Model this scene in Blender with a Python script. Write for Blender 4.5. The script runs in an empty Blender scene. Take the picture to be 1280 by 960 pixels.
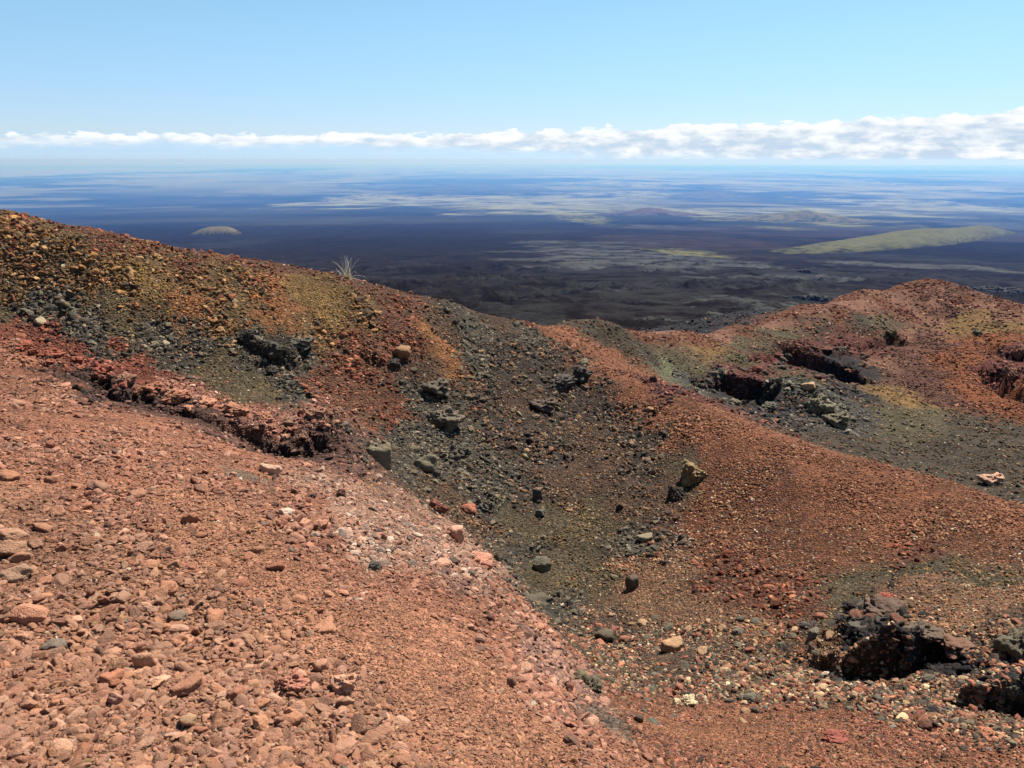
import bpy, math, random
import numpy as np

SEED = 7
rng = np.random.default_rng(SEED)
random.seed(SEED)
scene = bpy.context.scene
COL = scene.collection

# ------------------------------------------------------------------ camera
F_PX, PITCH = 985.0, math.radians(15.9)
CP, SP = math.cos(PITCH), math.sin(PITCH)
cam_d = bpy.data.cameras.new('camera')
cam_d.sensor_width = 36.0
cam_d.lens = 36.0 * F_PX / 1280.0
cam_d.clip_start, cam_d.clip_end = 0.05, 600000.0
cam = bpy.data.objects.new('camera', cam_d)
COL.objects.link(cam)
cam.location = (0, 0, 0)                       # eye level is z = 0
cam.rotation_euler = (math.pi / 2 - PITCH, 0, 0)
scene.camera = cam


def ray(u, v):
    a, b = (u - 640.0) / F_PX, (480.0 - v) / F_PX
    return np.array([a, CP + b * SP, -SP + b * CP])


def pt(u, v, t):
    return ray(u, v) * t


def lin(c):
    c = np.asarray(c, float) / 255.0
    return np.where(c <= 0.04045, c / 12.92, ((c + 0.055) / 1.055) ** 2.4)


# ------------------------------------------------------------------ noise
def _h(ix, iy, seed):
    h = (ix.astype(np.int64) * 374761393 + iy.astype(np.int64) * 668265263 + seed * 982451653) & 0xFFFFFFFF
    h = ((h ^ (h >> 13)) * 1274126177) & 0xFFFFFFFF
    h = (h ^ (h >> 16)) & 0xFFFFFFFF
    return h


def perlin(x, y, seed=0):
    x0, y0 = np.floor(x), np.floor(y)
    fx, fy = x - x0, y - y0
    ix, iy = x0.astype(np.int64), y0.astype(np.int64)
    ux, uy = fx * fx * fx * (fx * (fx * 6 - 15) + 10), fy * fy * fy * (fy * (fy * 6 - 15) + 10)

    def g(dx, dy):
        a = _h(ix + dx, iy + dy, seed) * (2 * math.pi / 4294967296.0)
        return np.cos(a) * (fx - dx) + np.sin(a) * (fy - dy)
    n0 = g(0, 0) * (1 - ux) + g(1, 0) * ux
    n1 = g(0, 1) * (1 - ux) + g(1, 1) * ux
    return (n0 * (1 - uy) + n1 * uy) * 1.5


def fbm(x, y, lam, octs=4, seed=0, gain=0.5):
    s, a, l = 0, 1.0, lam
    for k in range(octs):
        s = s + a * perlin(x / l + 17.3 * k, y / l - 9.1 * k, seed + k)
        a *= gain
        l *= 0.5
    return s


def sstep(a, b, x):
    t = np.clip((x - a) / (b - a), 0, 1)
    return t * t * (3 - 2 * t)


# ------------------------------------------------------------------ base relief: points read off the view, each with its own distance
CTRL = [
    # near slope
    (0, 960, 2.45), (320, 960, 2.6), (640, 960, 3.0), (900, 960, 3.8), (1280, 960, 4.0), (790, 950, 3.35),
    (0, 820, 3.2), (0, 700, 4.1), (0, 600, 5.3), (0, 500, 7.4), (0, 412, 11.6), (300, 820, 3.4), (500, 820, 3.7),
    (200, 700, 4.3), (400, 700, 4.7), (200, 600, 5.7), (330, 620, 5.9), (500, 700, 5.1), (600, 820, 4.1), (100, 520, 7.6),
    (200, 530, 8.2), (300, 560, 8.1), (22, 447, 10.9), (105, 472, 10.6), (180, 504, 10.2), (285, 537, 9.8), (367, 567, 9.4),
    (430, 540, 9.9), (440, 590, 8.4), (500, 630, 7.8), (570, 680, 7.1), (620, 715, 6.7), (660, 755, 6.2), (690, 800, 5.5),
    (700, 850, 4.7), (740, 895, 4.0),
    # gully wall on the left
    (0, 385, 12.3), (100, 440, 11.6), (200, 470, 11.4), (300, 505, 11.1), (420, 520, 11.4),
    (0, 330, 12.6), (100, 380, 12.4), (200, 430, 12.2), (300, 460, 12.2), (430, 490, 12.6), (300, 400, 13.1), (430, 430, 13.7),
    (200, 360, 13.0), (100, 320, 12.9), (560, 420, 15.4), (500, 480, 13.6), (520, 560, 12.2), (500, 600, 10.8), (600, 470, 14.9),
    # crest
    (-120, 225, 12.8), (0, 262, 13.2), (100, 280, 13.6), (200, 300, 14.1), (300, 320, 14.7), (433, 345, 15.6), (500, 364, 16.3),
    (560, 379, 17.0), (640, 398, 18.1), (690, 411, 18.8), (740, 445, 17.2), (790, 475, 15.8), (860, 503, 14.3), (920, 525, 13.4),
    (980, 545, 12.7), (1080, 572, 11.7), (1180, 600, 10.8), (1280, 632, 10.0), (1400, 668, 9.0),
    # gully floor and right flank
    (640, 520, 14.2), (700, 470, 16.2), (740, 520, 14.6), (640, 600, 12.3), (700, 560, 13.5), (600, 630, 11.4), (680, 660, 11.2),
    (680, 735, 9.9), (720, 790, 8.3), (760, 840, 6.6), (780, 700, 10.4), (780, 600, 12.4), (820, 540, 13.6), (860, 610, 11.9),
    (900, 700, 9.7), (900, 780, 7.9), (900, 860, 6.0), (950, 620, 11.2), (1050, 640, 10.3), (1150, 660, 9.4), (1280, 690, 8.3),
    (1000, 720, 8.8), (1000, 800, 7.1), (1000, 880, 5.4), (1100, 740, 7.7), (1100, 840, 5.9), (1200, 760, 6.9), (1200, 860, 5.3),
    (1280, 780, 6.2), (1280, 880, 4.9), (830, 915, 4.7),
    # trail over the saddle, second crater beyond
    (720, 410, 20.0), (770, 409, 21.0), (790, 413, 23.5), (860, 412, 26.0), (920, 404, 29.0), (1000, 380, 33.0), (1080, 360, 36.5),
    (1160, 347, 39.0), (1220, 364, 37.5), (1280, 381, 36.0), (1380, 408, 33.0),
    (760, 440, 20.0), (820, 460, 21.0), (880, 430, 25.5), (880, 492, 19.0), (840, 485, 18.6), (960, 520, 18.5), (1010, 475, 23.0),
    (1030, 440, 28.5), (960, 430, 27.5), (1010, 520, 20.0), (1060, 545, 17.8), (1100, 440, 29.5), (1100, 500, 23.0), (1160, 400, 35.0),
    (1180, 450, 29.0), (1180, 520, 22.5), (1280, 420, 31.0), (1280, 480, 26.0), (1280, 545, 20.0), (1240, 600, 15.5), (1150, 570, 17.6),
    (1100, 560, 17.2), (1330, 600, 15.0),
]
HID = [  # ground nobody sees from the path: outer flanks, the bank under the near lip
    (0.0, -3.0, -1.2), (0.0, 0.0, -1.62), (-2.0, 0.5, -1.55), (2.0, 0.5, -1.9), (-4, 2, -1.2), (5, 2.5, -2.5),
    (-14, 20, -3.6), (-8, 22, -5.2), (-3, 25, -6.6), (2, 30, -8.0), (-20, 30, -7.5), (-10, 40, -10), (0, 45, -11), (8, 38, -8.6),
    (14, 47, -8.8), (25, 46, -8.4), (34, 38, -7.6), (0, 56, -13), (20, 58, -12.5), (40, 52, -11.5), (-28, 48, -13), (-16, 14, -1.3),
    (-10, 5, -1.6), (-18, 6, -1.5),
]
CREST = [(-120, 225, 12.8), (0, 262, 13.2), (100, 280, 13.6), (200, 300, 14.1), (300, 320, 14.7), (433, 345, 15.6), (500, 364, 16.3), (560, 379, 17.0), (640, 398, 18.1)]
HCREST = [(1160, 347, 39.0), (1220, 364, 37.5), (1280, 381, 36.0), (1080, 360, 36.5), (1000, 380, 33.0), (920, 404, 29.0), (860, 412, 26.0)]
TCREST = [(980, 545, 12.7), (1080, 572, 11.7), (1180, 600, 10.8), (1280, 632, 10.0), (1400, 668, 9.0)]
BACK = [(u, v + 26, t * 1.13) for u, v, t in CREST] + [(u, v + 16, t * 1.12) for u, v, t in HCREST] + [(u, v + 6, t * 1.1) for u, v, t in TCREST]
P3 = np.array([pt(*c) for c in CTRL + BACK] + [np.array(h, float) for h in HID])
AZS = 2.3


def lp(x, y):
    r = np.sqrt(x * x + y * y) + 0.9
    return np.arctan2(x, y + 1e-9) * AZS, np.log(r) * 1.6


def _tps_fit(X, Y, Z, lam):
    n = len(X)
    d2 = (X[:, None] - X[None]) ** 2 + (Y[:, None] - Y[None]) ** 2
    K = 0.5 * d2 * np.log(d2 + 1e-12) + lam * np.eye(n)
    Pm = np.stack([np.ones(n), X, Y], 1)
    A = np.block([[K, Pm], [Pm.T, np.zeros((3, 3))]])
    return np.linalg.solve(A, np.concatenate([Z, np.zeros(3)]))


_cx, _cy = lp(P3[:, 0], P3[:, 1])
_ok = P3[:, 1] > -2.0
_cx, _cy, _cz = _cx[_ok], _cy[_ok], P3[_ok, 2]
_co = _tps_fit(_cx, _cy, _cz, 0.002)


def tps(x, y):
    sh = x.shape
    X, Y = lp(x.ravel(), y.ravel())
    out = np.empty(X.shape)
    for i in range(0, len(X), 60000):
        a, b = X[i:i + 60000], Y[i:i + 60000]
        d2 = (a[:, None] - _cx[None]) ** 2 + (b[:, None] - _cy[None]) ** 2
        out[i:i + 60000] = (0.5 * d2 * np.log(d2 + 1e-12)) @ _co[:-3] + _co[-3] + _co[-2] * a + _co[-1] * b
    return out.reshape(sh)


PV = [(420, 85), (400, 115), (380, 170), (350, 320), (330, 550), (315, 850), (300, 1250), (290, 1700), (280, 2500), (270, 3600), (260, 5300), (250, 8000), (240, 10200),
      (230, 13500), (220, 20400), (212, 34000), (206, 65000)]
PR = np.array([(40, -9), (60, -13.5)] + [(d, d * ray(640, v)[2] / ray(640, v)[1]) for v, d in PV] + [(400000, -396)], float)
PR[:, 1] = np.minimum.accumulate(PR[:, 1])
ZSEA = PR[-1, 1]


def profile(r):
    return np.interp(np.log(np.maximum(r, 1)), np.log(PR[:, 0]), PR[:, 1])


def base_h(x, y):
    r = np.sqrt(x * x + y * y)
    z = np.empty(x.shape)
    near = r < 78
    z[~near] = profile(r[~near])
    zn = tps(x[near], y[near])
    w = sstep(50, 76, r[near])
    z[near] = zn * (1 - w) + profile(r[near]) * w
    return z


# coarse lookup used to turn a view direction into a spot on the ground
GA = np.linspace(-0.95, 0.95, 260)
GL = np.linspace(math.log(0.5), math.log(60000), 1100)
_a, _l = np.meshgrid(GA, GL)
GZ = base_h(np.exp(_l) * np.sin(_a), np.exp(_l) * np.cos(_a))


def lookup(G, ga, gl, x, y):
    a = np.clip((np.arctan2(x, y) - ga[0]) / (ga[1] - ga[0]), 0, len(ga) - 1.001)
    l = np.interp(np.log(np.hypot(x, y) + 1e-9), gl, np.arange(len(gl)))
    l = np.clip(l, 0, len(gl) - 1.001)
    i, j = l.astype(int), a.astype(int)
    fi, fj = l - i, a - j
    return (G[i, j] * (1 - fi) * (1 - fj) + G[i + 1, j] * fi * (1 - fj) + G[i, j + 1] * (1 - fi) * fj + G[i + 1, j + 1] * fi * fj)


def ground(u, v, tmin=1.2, G=None, ga=None, gl=None):
    """first spot of the ground along a view direction"""
    d = ray(u, v)
    t = np.exp(np.linspace(math.log(tmin), math.log(80000), 6000))
    x, y, z = d[0] * t, d[1] * t, d[2] * t
    if G is None:
        h = lookup(GZ, GA, GL, x, y)
    else:
        h = lookup(G, ga, gl, x, y)
    below = z < h
    if not below.any():
        return np.array([x[-1], y[-1], h[-1]])
    i = int(np.argmax(below))
    return np.array([x[i], y[i], h[i]])


# ------------------------------------------------------------------ broken ledges and pits cut into the relief
def poly(points):
    q = np.array([ground(u, v)[:2] for u, v, *_ in points])
    hs = np.array([p[2] for p in points], float)
    return q, hs


LEDGES = []


def ledge(points, width, back, seed):
    q, hs = poly(points)
    LEDGES.append((q, hs, width, back, seed))


ledge([(-60, 425, 0.0), (20, 449, .05), (80, 464, .07), (110, 472, .10), (139, 490, .16), (180, 504, .17), (205, 510, .13), (232, 519, .15), (262, 530, .11), (300, 542, .12), (330, 552, .2), (348, 556, .16), (367, 562, .24), (405, 545, .18),
       (432, 533, .08), (450, 526, 0)], .05, 1.0, 11)
ledge([(1020, 838, 0), (1052, 832, .28), (1090, 834, .28), (1130, 828, .22), (1160, 815, .15), (1225, 830, .11), (1240, 832, 0)], .03, .9, 23)
ledge([(1225, 868, 0), (1244, 876, .24), (1280, 893, .34), (1340, 900, .45)], .03, .7, 31)
ledge([(1225, 452, 0), (1236, 466, .3), (1252, 484, .5), (1268, 497, .45), (1280, 500, .2)], .06, 1.4, 37)
ledge([(1225, 425, 0), (1245, 440, .2), (1285, 452, .35), (1310, 470, .4)], .06, 1.4, 41)
ledge([(290, 428, 0), (320, 432, .10), (350, 446, .14), (372, 444, .12), (395, 440, .1), (410, 440, 0)], .05, .6, 43)
ledge([(445, 440, 0), (458, 446, .12), (474, 445, .1), (482, 444, 0)], .05, .5, 47)
ledge([(905, 452, 0), (950, 450, .12), (1000, 441, .12), (1060, 438, .12), (1110, 426, .2), (1125, 425, 0)], .06, 1.5, 53)

PITS = []
for (u, v, rx, ry, dep) in ((1028, 459, 1.45, 1.8, 1.5), (930, 488, .85, 1.5, 1.3), (1120, 425, .5, .5, .5), (886, 484, .5, .5, .4), (1255, 478, .6, .9, .5)):
    PITS.append((ground(u, v), rx, ry, dep))
MOUNDS = []
for (u, v, t, rx, ry, h) in ((1004, 488, 20.6, 1.15, 1.2, .75), (742, 412, 20.3, 1.0, 1.2, .22)):
    p = pt(u, v, t)
    MOUNDS.append((p, rx, ry, h))


def features(x, y):
    dz = np.zeros_like(x)
    for q, hs, width, back, seed in LEDGES:
        d = np.linalg.norm(np.diff(q, axis=0), axis=1)
        L = d.sum()
        c = q.mean(0)
        m = np.hypot(x - c[0], y - c[1]) < L * 0.6 + back + 1
        if not m.any():
            continue
        X, Y = x[m], y[m]
        n1 = fbm(X, Y, .7, 5, seed, .6) * .24
        n2 = fbm(X, Y, .3, 3, seed + 50) * .2
        best = np.full(X.shape, 1e9)
        sgn = np.zeros(X.shape)
        hh = np.zeros(X.shape)
        for i in range(len(q) - 1):
            a, b = q[i], q[i + 1]
            e = b - a
            l2 = (e * e).sum()
            t = np.clip(((X - a[0]) * e[0] + (Y - a[1]) * e[1]) / l2, 0, 1)
            dx, dy = X - a[0] - t * e[0], Y - a[1] - t * e[1]
            dd = np.hypot(dx, dy)
            s = np.sign(e[0] * (Y - a[1]) - e[1] * (X - a[0]))
            u_ = dd < best
            best = np.where(u_, dd, best)
            sgn = np.where(u_, s, sgn)
            hh = np.where(u_, hs[i] * (1 - t) + hs[i + 1] * t, hh)
        s = best * sgn + n1
        up = sstep(-width, width, s) * (1 - sstep(.15, back, s))
        trench = np.exp(-((s + width * 1.6) / (width * 2.4)) ** 2)
        hh = hh * np.clip(.85 + .9 * fbm(X, Y, .6, 4, seed + 9), .4, 1.4)
        dz[m] += hh * (up * (1 + n2 * 2) * .8 - .8 * trench)
    for p, rx, ry, dep in PITS:
        X, Y = (x - p[0]) / rx, (y - p[1]) / ry
        m = np.hypot(X, Y) < 2.5
        if m.any():
            rr = np.hypot(X[m], Y[m]) + fbm(x[m], y[m], .9, 3, 91) * .22
            dz[m] -= dep * (1 - sstep(.84, 1.02, rr)) 
    for p, rx, ry, h in MOUNDS:
        rr = ((x - p[0]) / rx) ** 2 + ((y - p[1]) / ry) ** 2
        dz += h * np.exp(-rr)
    return dz


# ------------------------------------------------------------------ ground kinds: colour, roughness, stone sizes (m), stone colours
def C(*a):
    return lin(a)


ZN = {  # key: (ground colour, roughness, smallest, largest stone, cover, stone colours)
    'near_big': (C(170, 118, 92), .5, .011, .062, .45, [(184, 130, 102), (176, 120, 94), (192, 140, 112), (164, 108, 84), (182, 132, 98), (198, 152, 126), (146, 106, 88), (188, 128, 90), (172, 124, 106)]),
    'near_fine': (C(168, 114, 86), .3, .009, .035, .7, [(182, 126, 96), (172, 112, 84), (190, 134, 102), (158, 102, 78), (178, 132, 96), (136, 100, 80)]),
    'near_mid': (C(166, 108, 82), .6, .016, .075, .6, [(182, 122, 96), (168, 104, 80), (188, 130, 104), (144, 90, 72), (196, 146, 122), (118, 90, 78)]),
    'pale': (C(180, 134, 106), .7, .014, .085, .8, [(196, 150, 122), (180, 126, 98), (206, 170, 142), (166, 108, 82), (160, 116, 94), (120, 100, 86), (186, 138, 108)]),
    'salmon': (C(172, 116, 84), .5, .015, .06, .7, [(190, 128, 94), (176, 112, 82), (198, 144, 112), (148, 96, 74)]),
    'mauve': (C(126, 92, 76), .5, .02, .06, .8, [(142, 104, 86), (122, 84, 70), (156, 114, 92), (170, 120, 92)]),
    'darkpatch': (C(122, 98, 78), .2, .008, .02, .6, [(96, 86, 70), (72, 66, 58), (130, 90, 70)]),
    'redledge': (C(130, 72, 50), .9, .02, .07, .8, [(148, 82, 58), (124, 64, 46), (166, 100, 74), (106, 62, 48)]),
    'pinkledge': (C(172, 112, 84), .9, .02, .08, .8, [(186, 124, 98), (164, 96, 72), (196, 146, 118), (140, 90, 74), (110, 76, 66)]),
    'ochre': (C(106, 82, 50), 1.3, .02, .12, .8, [(128, 92, 52), (106, 76, 44), (92, 74, 54), (142, 102, 62), (72, 62, 52), (120, 74, 48), (150, 116, 76)]),
    'orange': (C(134, 88, 50), .6, .015, .05, .6, [(162, 98, 52), (136, 78, 42), (174, 116, 68), (104, 70, 46)]),
    'yellow': (C(126, 96, 52), .7, .015, .05, .6, [(150, 112, 58), (128, 94, 46), (108, 84, 50)]),
    'olive': (C(90, 76, 54), .4, .012, .04, .5, [(98, 86, 54), (80, 70, 46), (112, 92, 60), (70, 64, 50), (128, 100, 70)]),
    'greyblack': (C(80, 71, 58), 1.2, .02, .12, .9, [(82, 76, 68), (64, 60, 56), (98, 90, 78), (74, 66, 56), (58, 54, 52), (118, 104, 86)]),
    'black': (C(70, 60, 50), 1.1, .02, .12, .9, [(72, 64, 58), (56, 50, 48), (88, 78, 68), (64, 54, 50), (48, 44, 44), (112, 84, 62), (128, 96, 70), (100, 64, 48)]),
    'brown': (C(88, 66, 50), .6, .015, .055, .8, [(100, 76, 58), (84, 60, 48), (112, 88, 66), (70, 58, 50), (128, 92, 64), (62, 56, 52)]),
    'rust': (C(104, 70, 50), .9, .015, .10, .8, [(124, 74, 54), (104, 58, 42), (138, 88, 64), (90, 58, 46), (120, 66, 44)]),
    'trail': (C(142, 88, 60), .4, .010, .03, .6, [(154, 98, 68), (134, 78, 54), (168, 116, 84), (116, 70, 50)]),
    'trail_dark': (C(116, 70, 48), .6, .012, .04, .75, [(130, 80, 56), (108, 64, 44), (146, 98, 72), (94, 62, 46), (84, 64, 50), (160, 118, 90)]),
    'mix': (C(90, 72, 54), .7, .018, .06, 1.0, [(128, 84, 66), (84, 70, 58), (154, 108, 84), (70, 64, 58), (108, 96, 76), (150, 92, 68), (176, 146, 112), (60, 54, 50), (120, 72, 58)]),
    'tanmix': (C(122, 88, 62), .5, .012, .04, .9, [(144, 104, 74), (120, 80, 58), (174, 138, 104), (96, 74, 56), (152, 96, 68), (80, 66, 54)]),
    'redfloor': (C(144, 94, 66), .4, .010, .028, .9, [(158, 96, 74), (142, 80, 60), (172, 118, 94), (112, 76, 62), (92, 72, 60), (166, 104, 78)]),
    'hillred': (C(128, 78, 52), .5, .03, .10, .5, [(146, 86, 62), (124, 66, 48), (160, 106, 80), (92, 60, 48)]),
    'hillpath': (C(138, 94, 70), .15, .02, .05, .5, [(148, 102, 76), (132, 88, 66), (160, 116, 90)]),
    'hillbrown': (C(104, 66, 50), .6, .03, .12, .6, [(116, 74, 58), (96, 58, 46), (134, 92, 72), (80, 58, 48)]),
    'hillochre': (C(134, 100, 52), .6, .03, .1, .5, [(144, 108, 60), (122, 90, 50), (100, 82, 56)]),
    'hillorange': (C(148, 82, 44), .6, .03, .1, .5, [(158, 92, 52), (136, 72, 42), (168, 112, 76), (110, 64, 44)]),
    'hillolive': (C(92, 80, 54), .6, .03, .09, .5, [(102, 90, 62), (82, 72, 52), (120, 104, 78)]),
    'hillgrey': (C(80, 74, 64), .9, .04, .16, .7, [(92, 86, 76), (72, 66, 60), (112, 106, 96), (62, 58, 54)]),
    'hilldark': (C(78, 66, 50), .6, .03, .1, .5, [(76, 68, 56), (58, 52, 46), (92, 80, 64), (100, 70, 52)]),
    'limegrey': (C(112, 108, 74), .5, .02, .06, .5, [(140, 138, 100), (116, 116, 84), (100, 98, 80)]),
    'crag': (C(58, 52, 50), 1.2, .05, .18, .9, [(66, 60, 58), (52, 48, 46), (84, 78, 72), (108, 70, 56), (44, 42, 42)]),
    'cragred': (C(112, 62, 48), 1.1, .04, .15, .9, [(124, 70, 56), (100, 54, 42), (140, 92, 76), (72, 56, 50)]),
    'hollow': (C(56, 48, 44), 1.2, .03, .09, .12, [(66, 58, 54), (52, 46, 44)]),  # dark lava, with the shade inside hollows and pits put into its colour
    'crustshade': (C(84, 60, 50), 1.2, .03, .09, .3, [(96, 70, 58), (78, 56, 48), (120, 84, 68)]),  # crust along the crack base, its shade painted into the colour
    'backblack': (C(46, 44, 44), 1.2, .06, .25, .6, [(52, 50, 50), (42, 40, 42), (70, 68, 66)]),
}
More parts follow.
